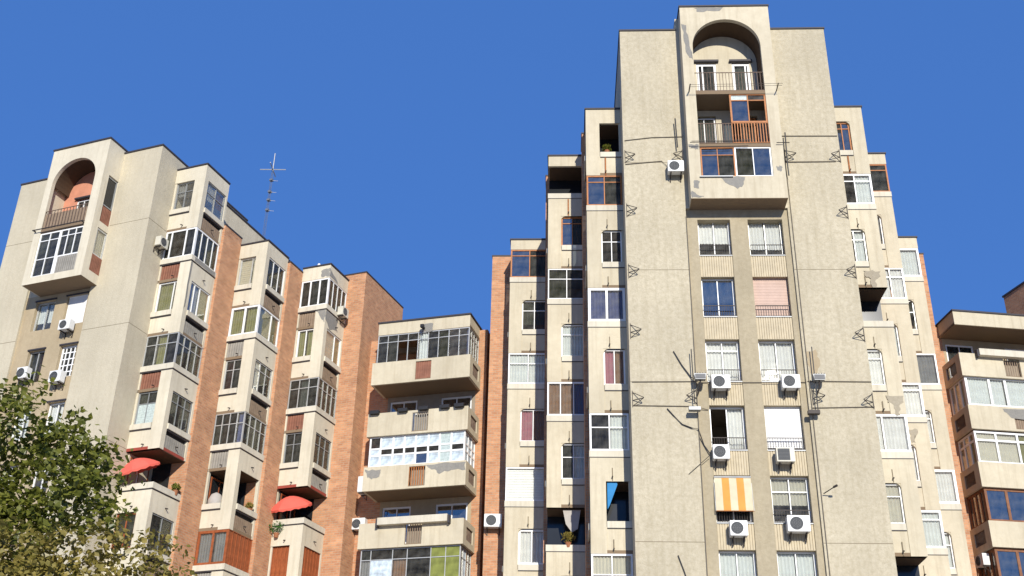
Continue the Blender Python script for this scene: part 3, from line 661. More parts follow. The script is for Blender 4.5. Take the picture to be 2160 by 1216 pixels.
# right side of the bay, with two slots
m = MB()
d0s, d1s = BL+.42, RL-.12
hs = [(d0s, d1s, 28.45, 31.1), (d0s, d1s, 25.75, 28.1)]
zs_ = [25.25, 25.75, 28.1, 28.45, 31.1, 33.0]
for a, c in zip(zs_, zs_[1:]):
    zm = (a+c)/2
    if any(h[2] < zm < h[3] for h in hs): m.box(-36.42, -36.25, BL+.2, d0s, a, c); m.box(-36.42, -36.25, d1s, RL, a, c)
    else: m.box(-36.42, -36.25, BL+.2, RL, a, c)
m.box(-39.76, -39.6, BL+.2, RL, 25.25, 33.0); B_.add(m, 'bay_side', 'block_plaster')
m = MB(); m.box(-39.7, -36.27, BL+.003, RL+.01, 25.24, 25.36); B_.add(m, 'bay_underside', 'soffit_render')
m = MB(); m.box(-39.8, -36.21, BL-.05, 41, 33.0, 33.08); B_.add(m, 'coping', 'coping')
m = MB(); wall_holes(m, -39.6, -36.42, 25.3, 33.0, RL, RL+.15, [(-38.75, -37.9, 28.4, 30.6)]); B_.add(m, 'loggia_wall', 'pink_wall')
m = MB(); m.box(-40.5, -36.3, 40.6, 41, 25.3, 33.0); B_.add(m, 'core_wall', 'rough_render')
m = MB(); m.box(-40.5, -39.6, RL, 40.6, 25.3, 33.0); m.box(-36.6, -36.42, RL, 40.6, 25.3, 33); B_.add(m, 'core_wall', 'cream_render')
window(B_, -38.75, RL+.03, 28.4, .85, 2.15, cols=2, frame='pvc', glass='g_dark', name='balcony_door')
m = MB(); m.box(-38.85, -37.8, RL-.15, RL, 30.6, 30.68); B_.add(m, 'door_canopy', 'coping')
m = MB(); m.box(-39.6, -36.42, BL+.02, RL, 28.12, 28.3); B_.add(m, 'floor_slab', 'soffit_render')
m = MB(); n = 20; cx = -38.065; r = 1.315
for i in range(n):
    a0, a1 = math.pi*i/n, math.pi*(i+1)/n
    p0 = (cx-r*math.cos(a0), 30.9+r*math.sin(a0)); p1 = (cx-r*math.cos(a1), 30.9+r*math.sin(a1))
    m.quad([(p0[0], BL+.2, p0[1]), (p0[0], RL, p0[1]), (p1[0], RL, p1[1]), (p1[0], BL+.2, p1[1])])
B_.add(m, 'vault', 'dark_soffit')
railing(B_, -39.38, BL+.05, 28.35, 2.63, 1.0, 14, 'old_rail', r=.014)
m = MB(); m.box(-39.38, -36.75, BL+.10, BL+.12, 28.35, 29.2); B_.add(m, 'railing_sheet', 'ribbed_brown')
m = MB(); m.box(-39.75, -36.7, BL-.18, BL-.14, 28.2, 28.24); m.box(-39.7, -39.66, BL-.18, BL, 28.18, 28.24); m.box(-36.8, -36.76, BL-.18, BL, 28.18, 28.24); B_.add(m, 'clothes_line', 'iron')
window(B_, -39.38, BL+.06, 25.62, 1.25, 2.45, cols=2, rows=[.4, .42, .18], frame='pvc', glass='g_dark', fw=.07)
window(B_, -38.13, BL+.06, 26.55, 1.38, 1.52, cols=[1, 1, 1], rows=[.76, .24], frame='pvc', glass='g_dark', back=[None, 'c_cream', 'c_grey'], fw=.07)
ribbed(B_, -37.95, BL+.02, 25.62, 1.2, .9, 'ribbed_grey', pitch=.12)
m = MB(); m.box(-38.13, -37.95, BL+.06, BL+.12, 25.62, 26.55); B_.add(m, 'infill_panel', 'pvc')
window(B_, -36.27, d0s, 25.75+.9, d1s-d0s, 1.4, cols=1, frame='alu', glass='g_mid', back='c_cream', rot=RSIDE)
ribbed(B_, -36.25, d0s, 25.75, d1s-d0s, .88, 'ribbed_red', rot=RSIDE)
window(B_, -36.30, d0s, 29.4, d1s-d0s, 1.65, cols=1, frame='grey_alu', glass='dark_glass', rot=RSIDE)
ribbed(B_, -36.30, d0s, 28.45, d1s-d0s, .9, 'ribbed_red', rot=RSIDE)

G3 = dict(frame='pvc', cols=3, glass='g_dark')
AL = dict(frame='alu', cols=3, rows=[.68, .32], glass='g_dark', fw=.045)
AL4 = dict(AL, cols=4)
T1 = (-32.12, 39.61); T2 = (-30.33, 43.12); T3 = (-28.49, 46.37)
stack(B_, T1[0], T1[1], 1.80, 1, 32.14, {
 0: st('N', dict(frame='grey_alu', cols=2, rows=[.66, .34], glass='g_mid'), s=dict(frame='grey_alu', cols=2, rows=[.62, .38], glass='g_mid'), rib='ribbed_brown'),
 1: st('W', dict(frame='pvc', cols=[.5, 1.2, .8], glass='g_dark', back=['c_cream', 'c_brown', 'c_blue'], fw=.08, thin=.07), s=dict(frame='pvc', cols=4, glass='g_dark', back=['c_grey', None, 'c_white', 'c_brown'], fw=.07), panel='ribbed_red'),
 2: st('N', dict(frame='pvc', cols=[1, .25], glass='g_mid', back='c_olive'), s=dict(frame='pvc', cols=[.7, .8, 1.5], glass='g_clear', back=['c_blue', 'c_cream', 'c_olive'], fw=.06), rib='ribbed_grey'),
 3: st('W', dict(AL, glass=['g_dark', 'g_mid', 'g_dark'], back=['c_grey', 'c_olive', 'c_blue']), s=dict(AL4, glass='g_dark'), panel='ribbed_red'),
 4: st('N', dict(frame='grey_alu', cols=2, rows=[.64, .36], glass='g_dark', fill={(0, 0): 'frosted', (1, 0): 'frosted'}), s=dict(frame='grey_alu', cols=3, rows=[.7, .3], glass='g_dark', back=['c_white', None, 'c_white'], backfrac=.7), rib='ribbed_grey', crimson=1),
 5: st('OW'), 
 6: st('N', dict(frame='brown_wood', cols=2, glass='g_dark', fw=.09, back='c_olive'), s=dict(frame='grey_alu', cols=2, glass='g_dark', back=[None, 'c_olive']), rib='ribbed_brown'),
 7: st('W', AL, s=AL4)}, render='block_plaster')
stack(B_, T2[0], T2[1], 1.66, 1, 29.27, {
 1: st('N', dict(frame='alu', cols=[1, .35], glass='g_clear', back='beige_shutter'), s=dict(frame='pvc', cols=3, glass='g_dark', back=['c_grey', None, 'c_brown'], fw=.06), rib='ribbed_brown'),
 2: st('W', dict(frame='pvc', cols=2, glass='g_clear', back='c_olive', fw=.1, thin=.1), s=dict(frame='pvc', cols=[1.5, 1], glass='g_clear', back='c_olive', fw=.07), panel='ribbed_grey'),
 3: st('N', dict(frame='alu', cols=2, rows=[.66, .34], glass='g_dark', back=['c_red', 'c_grey']), s=dict(frame='alu', cols=3, rows=[.72, .28], glass=['g_mid', 'g_dark', 'g_dark'], back=['c_teal', None, 'c_brown']), rib='ribbed_brown'),
 4: st('W', dict(frame='alu', cols=4, rows=[.64, .36], glass=['g_dark', 'g_dark', 'g_dark', 'g_mid'], back=[None, 'c_brown', None, 'c_blue'], fw=.04), s=dict(frame='alu', cols=4, rows=[.64, .36], glass='g_dark', fw=.04, back=[None, None, 'c_olive', 'c_brown']), panel='ribbed_grey'),
 5: st('ON', rib='ribbed_brown'),
 6: st('W', dict(frame='brown_wood', cols=[1, 1], glass='g_mid', fw=.12, thin=.1, back='c_grey'), s=dict(frame='brown_wood', cols=6, glass='brown_wood', fw=.03), panel='ribbed_grey'),
 7: st('N', AL, s=AL4)}, render='block_plaster')
stack(B_, T3[0], T3[1], 1.68, 1, 29.27, {
 1: st('W', dict(frame='pvc', cols=3, glass='g_dark', back=['c_brown', 'c_grey', None], fw=.08, thin=.08), s=dict(frame='pvc', cols=4, glass='g_dark', back=['c_grey', 'c_brown', 'c_cream', 'c_red'], fw=.06), panel='ribbed_brown'),
 2: st('N', dict(frame='pvc', cols=2, glass='g_clear', back='c_olive', fw=.07), s=dict(frame='pvc', cols=[1.5, 1], glass='g_clear', back=['c_cream', 'c_olive'], fw=.06), rib='ribbed_brown'),
 3: st('W', dict(AL, back=['c_brown', 'c_white', None]), s=dict(AL4), panel='ribbed_red'),
 4: st('N', dict(frame='grey_alu', cols=2, rows=[.62, .38], glass='g_dark', back=[None, 'c_grey']), s=dict(frame='grey_alu', cols=3, rows=[.64, .36], glass='g_dark', back=[None, 'c_olive', 'c_grey']), rib='ribbed_grey', crimson=1),
 5: st('OW'),
 6: st('N', dict(frame='brown_wood', cols=4, glass='brown_wood', fw=.03), s=dict(frame='brown_wood', cols=6, glass='brown_wood', fw=.03)),
 7: st('W', AL, s=AL4)}, render='block_plaster')
pier(B_, T1[0]-1.9, T1[0]+.15, T1[1]+2, T2[1], 29.7)
pier(B_, T2[0]-1.8, T2[0]+.17, T2[1]+2, T3[1], 29.05)
pier(B_, T3[0]-1.8, T3[0]+1.06, T3[1]+2, T3[1]+6.6, 29.65)
m = MB(); m.box(-42, T1[0]-1.35, T1[1]+1.99, 52, ZB, 32.2); B_.add(m, 'core_wall', 'cream_render')
m = MB(); m.box(-42, T1[0]-1.30, T1[1]+1.95, 52, 32.2, 32.28); B_.add(m, 'coping', 'coping')
m = MB(); m.box(-40, T1[0]-1.82, T2[1]-1, 60, ZB, 29.0); m.box(-34, T2[0]-1.8, T3[1]-.3, 60, ZB, 28.9); m.box(-33, T3[0]-1.7, T3[1]+2, 60, ZB, 28.9); m.box(-36, -33.99, 39, 46, ZB, 32.0); B_.add(m, 'core_wall', 'brick')
m = MB(); m.box(T1[0]-2.1, T1[0]-1.83, WDL+1, T1[1]+2.2, ZB, 31.9); B_.add(m, 'core_wall', 'cream_render')
for tt, zt in ((T1, 32.1), (T2, 29.2), (T3, 29.2)):
    m = MB(); m.box(tt[0]-1.9, tt[0]-1.72, tt[1]+.2, tt[1]+2.05, ZB, zt); B_.add(m, 'core_wall', 'cream_render')
# weathered mortar on the third stack
def sidepatch(b, u, pts, mat='mortar'):
    m = MB(); o_ = []
    for (p, q) in zip(pts, pts[1:]+pts[:1]):
        for k in range(4):
            f = k/4; o_.append((p[0]+(q[0]-p[0])*f+random.uniform(-.03, .03), p[1]+(q[1]-p[1])*f+random.uniform(-.03, .03)))
    a = sum(p[0]*q[1]-q[0]*p[1] for p, q in zip(o_, o_[1:]+o_[:1]))
    if a < 0: o_.reverse()
    n_ = len(o_); m.v = [(u+.006, d, z) for d, z in o_]+[(u-.001, d, z) for d, z in o_]
    m.f = [tuple(range(n_))]+[((i+1) % n_, i, n_+i, n_+(i+1) % n_) for i in range(n_)]; m.mi = [0]*len(m.f)
    return b.add(m, 'mortar_patch', mat)
sidepatch(B_, T3[0], [(T3[1]+.02, 26.6), (T3[1]+1.3, 26.6), (T3[1]+1.2, 25.95), (T3[1]+.5, 25.7), (T3[1]+.02, 26.1)])
patch(B_, [(T3[0]-.6, 26.63), (T3[0]-.01, 26.63), (T3[0]-.01, 25.9), (T3[0]-.2, 26.1)], T3[1])
sidepatch(B_, T3[0], [(T3[1]+.02, 29.0), (T3[1]+.8, 28.7), (T3[1]+.9, 28.58), (T3[1]+.02, 28.6)])
patch(B_, [(T3[0]-.55, 29.0), (T3[0]-.01, 29.1), (T3[0]-.01, 28.6), (T3[0]-.5, 28.6)], T3[1])
sidepatch(B_, T1[0]+.05, [(T1[1]+.2, 26.9), (T1[1]+1.9, 26.9), (T1[1]+1.9, 26.7), (T1[1]+.2, 26.68)])
sidepatch(B_, T1[0], [(T1[1]+.02, 26.6), (T1[1]+.14, 26.6), (T1[1]+.12, 24.2), (T1[1]+.02, 24.0)])

# ================================================================== MIDDLE BALCONY BUILDING
M_ANG = .28
Mb = Building('balcony_apartment_block', M_ANG, -19.2, 50.2, 'lower cream block with long stacked balconies between the left block and the tower', 'apartment building')
def balcony_block(b, u0, u1, D, s, top, storeys, brick_to, dep=1.7, canopy=False):
    """u0..u1 front span, outer end at u1 when s>0; storeys: list of (z_parapet_top, kind, kwargs)"""
    z = top
    # header under the roof
    ztop0 = storeys[0][0]+1.62
    m = MB(); m.box(u0, u1, D, D+.15, ztop0, top)
    m.box(u1-.15 if s > 0 else u0, u1 if s > 0 else u0+.15, D+.15, D+dep, ztop0, top); b.add(m, 'roof_parapet', 'cream_render')
    m = MB(); m.box(u0, u1, D+.02, D+dep, ztop0-.02, ztop0+.12); b.add(m, 'roof_slab', 'soffit_render')
    m = MB(); m.box(u0-.05, u1+.05, D-.06, D+dep+4, top, top+.08); b.add(m, 'coping', 'coping')
    a_, c_ = brick_to
    m = MB(); m.box(a_, c_, D+dep+.25, D+dep+8, ZB, top-.15); m.box(a_, u0+.12, D+dep, D+dep+.25, ZB, top-.1); m.box(u1-.12, c_, D+dep, D+dep+.25, ZB, top-.1); b.add(m, 'brick_wall', 'brick')
    for i, (zp, kind, kw) in enumerate(storeys):
        zb = zp-1.22; e = .13                           # parapets stand a little proud of the glazing
        cu = (u0+u1)/2+(.15*s); pw = .42
        m = MB(); m.box(u0-e, cu-pw, D-e, D-e+.12, zb, zp); m.box(cu+pw, u1+e, D-e, D-e+.12, zb, zp)
        m.box(cu-pw, cu+pw, D-e+.002, D-e+.118, zp-.12, zp); m.box(cu-pw, cu+pw, D-e+.002, D-e+.118, zb, zb+.1)
        for uu, sg in ((u0-e, 1), (u1+e, -1)):
            m.box(uu, uu+sg*.12, D-e+.12, D+.35, zb, zp); m.box(uu, uu+sg*.12, D+dep-.35, D+dep, zb, zp)
            m.box(uu, uu+sg*.12, D+.35, D+dep-.35, zp-.28, zp); m.box(uu, uu+sg*.12, D+.35, D+dep-.35, zb, zb+.3)
        b.add(m, 'balcony_parapet', 'cream_render')
        m = MB(); m.box(u0-e+.01, u1+e-.01, D-e+.01, D+dep+.3, zb-.0+.003, zb+.14); b.add(m, 'floor_slab', 'soffit_render')
        mm = kw.get('mid', 'ribbed_brown')
        if kw.get('grille'):
            railing(b, cu-pw, D-e+.06, zb+.1, 2*pw, zp-zb-.22, 7, mm, flat=.022, name='parapet_grille')
            m = MB(); m.box(cu-pw, cu+pw, D-e+.25, D-e+.27, zb+.1, zp-.15); b.add(m, 'back_panel', 'room_wall')
        else: ribbed(b, cu-pw, D-e+.05, zb+.1, 2*pw, zp-zb-.22, mm, pitch=.12, dep=.02)
        railing(b, (u1+e-.06) if s > 0 else (u0-e+.06), D+.35 if s > 0 else D+dep-.35, zb+.3, dep-.7, zp-zb-.58, 9, 'old_rail', rot=RSIDE if s > 0 else LSIDE, flat=.02, name='parapet_grille')
        # rear wall of the storey, with windows
        hs = [(u0+.25, u0+1.75, zp-.55, zp+1.32), (u1-1.95, u1-.3, zp-.55, zp+1.32)]
        m = MB(); wall_holes(m, u0+.12, u1-.12, zb+.14, zp+1.66, D+dep, D+dep+.2, hs); b.add(m, 'rear_wall', kw.get('rear', 'room_wall'))
        if kind == 'open':
            for h in hs: window(b, h[0], D+dep+.05, h[2], h[1]-h[0], h[3]-h[2], cols=2, frame='pvc', glass=kw.get('g', 'g_sky'), fw=.09)
            if kw.get('box'):
                m = MB(); m.box(cu-1.75, cu+1.75, D-e-.3, D-e-.02, zp-.18, zp+.16); b.add(m, 'planter', 'pale_render')
                for xx in (cu-1.85, cu+1.75):
                    m = MB(); m.box(xx, xx+.1, D-e-.25, D-e-.02, zp-.25, zp+.12); b.add(m, 'planter_bracket', 'coping')
        else:
            k2 = {x: v for x, v in kw.items() if x in ('cols', 'rows', 'frame', 'glass', 'back', 'fw', 'thin', 'fill', 'opened', 'backfrac')}
            window(b, u0+.01, D+.02, zp+.004, u1-u0-.02, 1.6, **k2)
            k3 = dict(k2); k3['cols'] = 4 if k2.get('frame') != 'pvc' else 3; k3.pop('fill', None); k3.pop('opened', None)
            if s > 0: window(b, u1-.02, D+.1, zp+.004, dep-.12, 1.6, rot=RSIDE, **k3)
            else: window(b, u0+.02, D+dep-.02, zp+.004, dep-.12, 1.6, rot=LSIDE, **k3)
    return
strip = B_.world(T3[0]+1.06, T3[1]+2+1.31, 0); su = strip.x*math.cos(M_ANG)-strip.y*math.sin(M_ANG)
mu1 = Mb.front(50.19, 989, 740)[0]; mu0 = Mb.front(50.19, 799.4, 690)[0]
bk1 = Mb.front(52.15, 1031, 720)[0]
balcony_block(Mb, mu0, mu1, 50.2, 1, 26.15, [
 (23.86, 'win', dict(cols=[1, 1, 1, 1, 1, 1, 1, 1, 1], rows=[.74, .26], frame='alu', glass=['g_dark', 'g_dark', 'g_dark', 'g_dark', 'g_mid', 'g_dark', 'g_dark', 'g_mid', 'g_mid'], back=['c_blue', 'c_grey', None, None, 'c_teal', 'c_blue', 'c_olive', None, None], fw=.05, opened=((2, 0), (3, 0)), mid='ribbed_red')),
 (21.08, 'open', dict(grille=True, mid='ribbed_grey', g='g_sky')),
 (18.28, 'win', dict(cols=[1, 1.1, 1, 1, 1.1, 1, 1, 1.2], rows=[.38, .22, .40], frame='pvc', glass='paper', back=None, fw=.08, thin=.09, fill={(1, 1): 'g_dark', (2, 1): 'g_dark', (3, 1): 'g_dark', (4, 1): 'g_dark', (5, 1): 'g_dark', (7, 1): 'g_dark', (0, 2): 'g_dark', (6, 0): 'frosted', (6, 1): 'frosted', (6, 2): 'frosted', (4, 0): 'g_sky'}, mid='wood', grille=True)),
 (15.45, 'open', dict(box=True, grille=True, mid='ribbed_brown', rear='ochre_render', g='g_sky')),
 (12.62, 'win', dict(cols=[.7, 1.5, 1, 1.6, 1, 1], rows=[.68, .32], frame='alu', glass=['g_clear', 'paper', 'g_clear', 'g_dark', 'screen_green', 'screen_green'], back=['c_grey', None, 'c_brown', None, None, None], fw=.05, fill={(i_, 1): 'g_dark' for i_ in range(4)})),
 (9.8, 'open', dict())], (su-.2, bk1))
patch(Mb, [(mu0-.05, 18.15), (mu0+.75, 18.1), (mu0+.7, 17.75), (mu0+.3, 17.65), (mu0+.05, 17.8)], 50.07)
patch(Mb, [(mu1-2.0, 18.2), (mu1+.1, 18.2), (mu1+.1, 17.8), (mu1-.6, 17.85), (mu1-1.2, 17.7), (mu1-1.6, 17.95)], 50.07)
# ================================================================== FAR RIGHT BALCONY BUILDING
F_ANG = -.11
pc = T.world(19.45, 52.6, 0); fu = pc.x*math.cos(F_ANG)-pc.y*math.sin(F_ANG); fd = pc.x*math.sin(F_ANG)+pc.y*math.cos(F_ANG)
Fb = Building('corner_balcony_block', F_ANG, fu+3, fd, 'cream balcony block at the right edge with a deep roof slab and wrapped glazing', 'apartment building')
OW_ = dict(frame='dull_wood', cols=[1, 1, 1, 1, 1], glass='g_sky', fw=.12, thin=.13)
balcony_block(Fb, fu, fu+5.4, fd, -1, 26.3, [
 (23.95, 'open', dict(grille=True, mid='ribbed_brown', rear='ochre_render', g='g_dark', box=True)),
 (21.2, 'win', dict(cols=[1.2, .8, 1.2, 1, 1], frame='pvc', glass='g_mid', back='c_teal', fw=.13, thin=.12)),
 (18.33, 'win', dict(cols=5, rows=[.72, .28], frame='pvc', glass='g_clear', back=['c_cream', 'c_cream', 'c_olive'], fw=.1, thin=.1, mid='ribbed_red')),
 (15.5, 'win', dict(OW_)),
 (12.65, 'win', dict(OW_)), (9.8, 'open', dict())], (fu-.6, fu+5.5))
patch(Fb, [(fu+1.6, 21.1), (fu+4.5, 21.15), (fu+4.5, 20.75), (fu+2.0, 20.6)], fd-.13)
q = Vector((27.17, 56.19, 0))
Kb = Building('brick_block', 2*C_ANG-A_ANG, 0, 0, 'orange brown brick block showing above the roof at the far right edge', 'apartment building')
ku = q.x*math.cos(Kb.a)-q.y*math.sin(Kb.a); kd = q.x*math.sin(Kb.a)+q.y*math.cos(Kb.a)
Kb.e.location = (q.x, q.y, 0); Kb.off = (ku, kd, EYE); Kb.u0 = ku; Kb.d0 = kd
m = MB(); m.box(ku, ku+6, kd-5.5, kd, ZB, 29.6); Kb.add(m, 'brick_wall', 'brick')
m = MB(); m.box(ku-.05, ku+6, kd-5.55, kd+.05, 29.6, 29.7); Kb.add(m, 'coping', 'coping')

# ================================================================== THINGS ON THE BUILDINGS
def ac_unit(b, u, d, z, label, w=.72, h=.56, dep=.32, rot=FRONT, body='ac_white', square=False, grp='air conditioner outdoor units', back=.14):
    """(u,d) lower left rear corner on the wall plane d; stands off the wall on two arms"""
    p = b.world(u, d, z)
    e = bpy.data.objects.new('air_conditioner', None); COL.objects.link(e); e.location = p; e.rotation_euler = (0, 0, rot-b.a); e.empty_display_size = .2
    tag(e, label, 'air conditioner', grp)
    y1 = -back; y0 = y1-dep
    m = MB(); m.prism([(.02, 0), (w-.02, 0), (w, .02), (w, h-.02), (w-.02, h), (.02, h), (0, h-.02), (0, .02)], y0, y1)
    m.build('body', body, e)
    fx, fz, fr = w*.40, h*.5, h*.40
    if square:
        m = MB(); m.box(fx-fr, fx+fr, y0-.012, y0-.002, fz-fr, fz+fr); m.build('fan_guard', 'fan_dark', e)
        m = MB()
        for i in range(8): m.box(fx-fr, fx+fr, y0-.022, y0-.014, fz-fr+fr*2*i/8, fz-fr+fr*2*i/8+.012)
        m.build('fan_slats', 'grille', e)
    else:
        m = MB(); n = 24
        m.prism([(fx+fr*math.cos(2*math.pi*i/n), fz+fr*math.sin(2*math.pi*i/n)) for i in range(n)], y0-.006, y0-.001); m.build('fan', 'fan_dark', e)
        m = MB()
        for rr in (.35, .62, .98): m.tube([(fx+fr*rr*math.cos(2*math.pi*i/n), y0-.014, fz+fr*rr*math.sin(2*math.pi*i/n)) for i in range(n+1)], .007, 4)
        for i in range(4):
            t = math.pi*i/4; m.tube([(fx-fr*math.cos(t), y0-.013, fz-fr*math.sin(t)), (fx+fr*math.cos(t), y0-.013, fz+fr*math.sin(t))], .005, 4)
        m.build('fan_guard', 'grille', e)
    for x in (.12, w-.12):
        m = MB(); m.box(x-.02, x+.02, y0-.0+.02, 0, -.05, -.003); m.box(x-.02, x+.02, -.03, 0, -.3, -.05); m.tube([(x, -.02, -.28), (x, y0+.06, -.05)], .012, 4)
        m.build('mounting_arm', 'iron', e)
    return e
ac_unit(T, 4.42, WD, 27.5, 'white air conditioner on the left wing beside the arched bay, highest on the tower', .68, .55)
ac_unit(T, 5.70, RC, 17.50, 'white air conditioner in the left window column of the tower, level with the floodlights')
ac_unit(T, 8.42, RC, 17.52, 'white air conditioner under the right column window, level with the floodlights', .7)
ac_unit(T, 5.58, RC, 14.62, 'small white air conditioner under the window whose left pane stands open, above the striped awning', .62)
ac_unit(T, 7.95, RC, 14.52, 'beige air conditioner with a square grille below the white roller shutter', .68, square=True, body='ac_cream')
ac_unit(T, 6.02, RC, 11.68, 'white air conditioner directly beneath the orange striped awning', .64)
ac_unit(T, 8.12, RC, 11.85, 'large white air conditioner in the lowest visible position of the right window column', .82, .6)
def acpx(b, D, x, y, label, **k):
    u, z = b.front(D-.3, x, y); w = k.get('w', .6); ac_unit(b, u-w/2, D, z-.25, label, **k)
acpx(B_, RL, 140, 687, 'white air conditioner under the white shutter on the arched left block', w=.66, h=.5)
acpx(B_, RL, 120, 797, 'white air conditioner below the lattice pane window of the left block', w=.66, h=.55)
acpx(B_, RL, 50, 790, 'air conditioner half hidden by the tree top, under the reddish curtained window', w=.6)
d_, z_ = B_.side(-33.92, 333, 516)
ac_unit(B_, -33.92, d_-.35, z_-.25, 'air conditioner on the side face of the left wing, beside the topmost glazed corner', .6, .5, rot=RSIDE, body='ac_cream', back=.1)
d_, z_ = B_.side(T3[0], 716, 662)
ac_unit(B_, T3[0], d_-.35, z_-.25, 'dusty air conditioner high on the third corner stack, beside the wide brick pier', .62, .5, rot=RSIDE, body='ac_cream', back=.08)
acpx(Mb, 51.95, 757, 1108, 'white air conditioner on the brick left of the balcony with the long planter', w=.75)
u_, z_ = Mb.front(50.6, 757, 1030)
ac_unit(Mb, mu0-.15, 50.9, z_-.3, 'white and black air conditioner on the end of the balcony with white paper covered glazing', .6, .8, rot=LSIDE, back=.02)
u_, z_ = T.front(52.1-.3, 1040, 1102); ac_unit(T, u_-.4, 52.1, z_-.25, 'white air conditioner alone on the narrow brick strip left of the tower', .8, .6)
d_, z_ = Fb.front(fd, 2066, 1120)
ac_unit(Fb, fu-.02, fd+1.2, 13.6, 'air conditioner on the shaded side of the rightmost block', .7, .55, rot=LSIDE, back=.02)

def floodlight(b, u, d, z, label):
    p = b.world(u, d, z); e = bpy.data.objects.new('floodlight', None); COL.objects.link(e); e.location = p; e.rotation_euler = (0, 0, -b.a); tag(e, label, 'floodlight', 'floodlights on the tower wall')
    m = MB(); m.prism([(-.2, -.1), (.2, -.1), (.24, .14), (-.24, .14)], -.42, -.18); m.build('housing', 'zinc', e)
    m = MB(); m.box(-.2, .2, -.44, -.422, -.07, .11); m.build('lens', 'grille', e)
    m = MB()
    for i in range(5): m.box(-.2+.1*i-.012, -.2+.1*i+.012, -.4, -.2, .142, .19)
    m.build('cooling_fin', 'iron', e)
    m = MB(); m.tube([(0, -.3, -.1), (0, -.2, -.35), (-.1, -.02, -.6)], .03, 6); m.build('arm', 'iron', e)
floodlight(T, 5.25, 41.9, 17.9, 'grey floodlight on the left side of the tower window columns')
floodlight(T, 9.85, 41.95, 17.9, 'grey floodlight on the right side of the tower window columns')

# awning
def awning():
    p = T.world(C1[0], RC, 14.0)
    e = bpy.data.objects.new('awning', None); COL.objects.link(e); e.location = p; e.rotation_euler = (0, 0, -T.a); tag(e, 'orange and cream striped drop awning over a window of the left column', 'awning')
    w = C1[1]-C1[0]; n = 10
    for k, mat in enumerate(('awning_yellow', 'awning_orange', 'awning_yellow', 'awning_orange', 'awning_yellow')):
        m = MB(); x0, x1 = w*k/5+.0, w*(k+1)/5
        for i in range(6):
            za, zb = 0-.22*i, -.22*(i+1); ya, yb = -.06-.02*i-.02*math.sin(i*.9), -.06-.02*(i+1)-.02*math.sin((i+1)*.9)
            m.quad([(x0, ya, za), (x0, yb, zb), (x1, yb, zb), (x1, ya, za)]); m.quad([(x0, ya+.006, za), (x1, ya+.006, za), (x1, yb+.006, zb), (x0, yb+.006, zb)])
        m.build('fabric_stripe', mat, e)
    m = MB(); m.tube([(0, -.06, .02), (w, -.06, .02)], .04, 8); m.build('roller', 'alu', e)
    m = MB(); m.tube([(-.02, -.2, -1.33), (w+.02, -.2, -1.33)], .018, 6); m.build('front_bar', 'rust', e)
    for x in (-.02, w+.02):
        m = MB(); m.tube([(x, -.02, -.2), (x, -.2, -1.33)], .012, 5); m.build('arm', 'alu', e)
awning()

# parasols
def parasol(b, u, d, z, label, r=1.0, tilt=.0, tiltdir=0, lift=1.5):
    p = b.world(u, d, z); e = bpy.data.objects.new('parasol', None); COL.objects.link(e); e.location = p; e.rotation_euler = (0, 0, -b.a); tag(e, label, 'parasol', 'red parasols on the loggias')
    M_ = Matrix.Translation((0, 0, lift)) @ Matrix.Rotation(tiltdir, 4, 'Z') @ Matrix.Rotation(tilt, 4, 'X')
    n = 8; sub = 4; m = MB(); rings = 5
    pts = {}
    for j in range(rings+1):
        f = j/rings; 
        for i in range(n*sub):
            t = 2*math.pi*i/(n*sub); loc_ = (i % sub)/sub; sag = 1-.045*f*math.sin(math.pi*loc_)
            rr = r*f*sag; zz = .5*r*(1-f**1.8)-.02*f*math.sin(math.pi*loc_)
            pts[(j, i)] = tuple(M_ @ Vector((rr*math.cos(t), rr*math.sin(t), zz)))
    for j in range(rings):
        for i in range(n*sub):
            i2 = (i+1) % (n*sub); m.quad([pts[(j, i)], pts[(j+1, i)], pts[(j+1, i2)], pts[(j, i2)]])
    for i in range(n*sub):
        i2 = (i+1) % (n*sub); a, c = Vector(pts[(rings, i)]), Vector(pts[(rings, i2)]); dn = M_.to_3x3() @ Vector((0, 0, -.12*r))
        m.quad([a, a+dn*(1 if i % 2 else .7), c+dn*(1 if i2 % 2 else .7), c])
    m.build('canopy', 'parasol', e, smooth=True)
    m = MB(); hub = M_ @ Vector((0, 0, .38*r)); m.tube([(0, 0, 0), (0, 0, lift-.3), hub], .02, 6); m.build('pole', 'alu', e)
    for i in range(n):
        t = 2*math.pi*i/n; m = MB(); m.tube([M_ @ Vector((0, 0, .46*r)), M_ @ Vector((r*.6*math.cos(t), r*.6*math.sin(t), .24*r)), M_ @ Vector((r*.97*math.cos(t), r*.97*math.sin(t), -.0))], .007, 4); m.build('rib', 'alu', e)
parasol(B_, T1[0]-1.05, T1[1]+.15, L(5)-.85, 'red parasol tilted outwards on the first corner loggia, beside the tree top', .98, .50, -.45, 1.85)
parasol(B_, T3[0]-1.0, T3[1]+.35, L(5)-.85, 'red parasol upright on the third corner loggia beside the brick pier', 1.02, .42, -.1, 1.85)

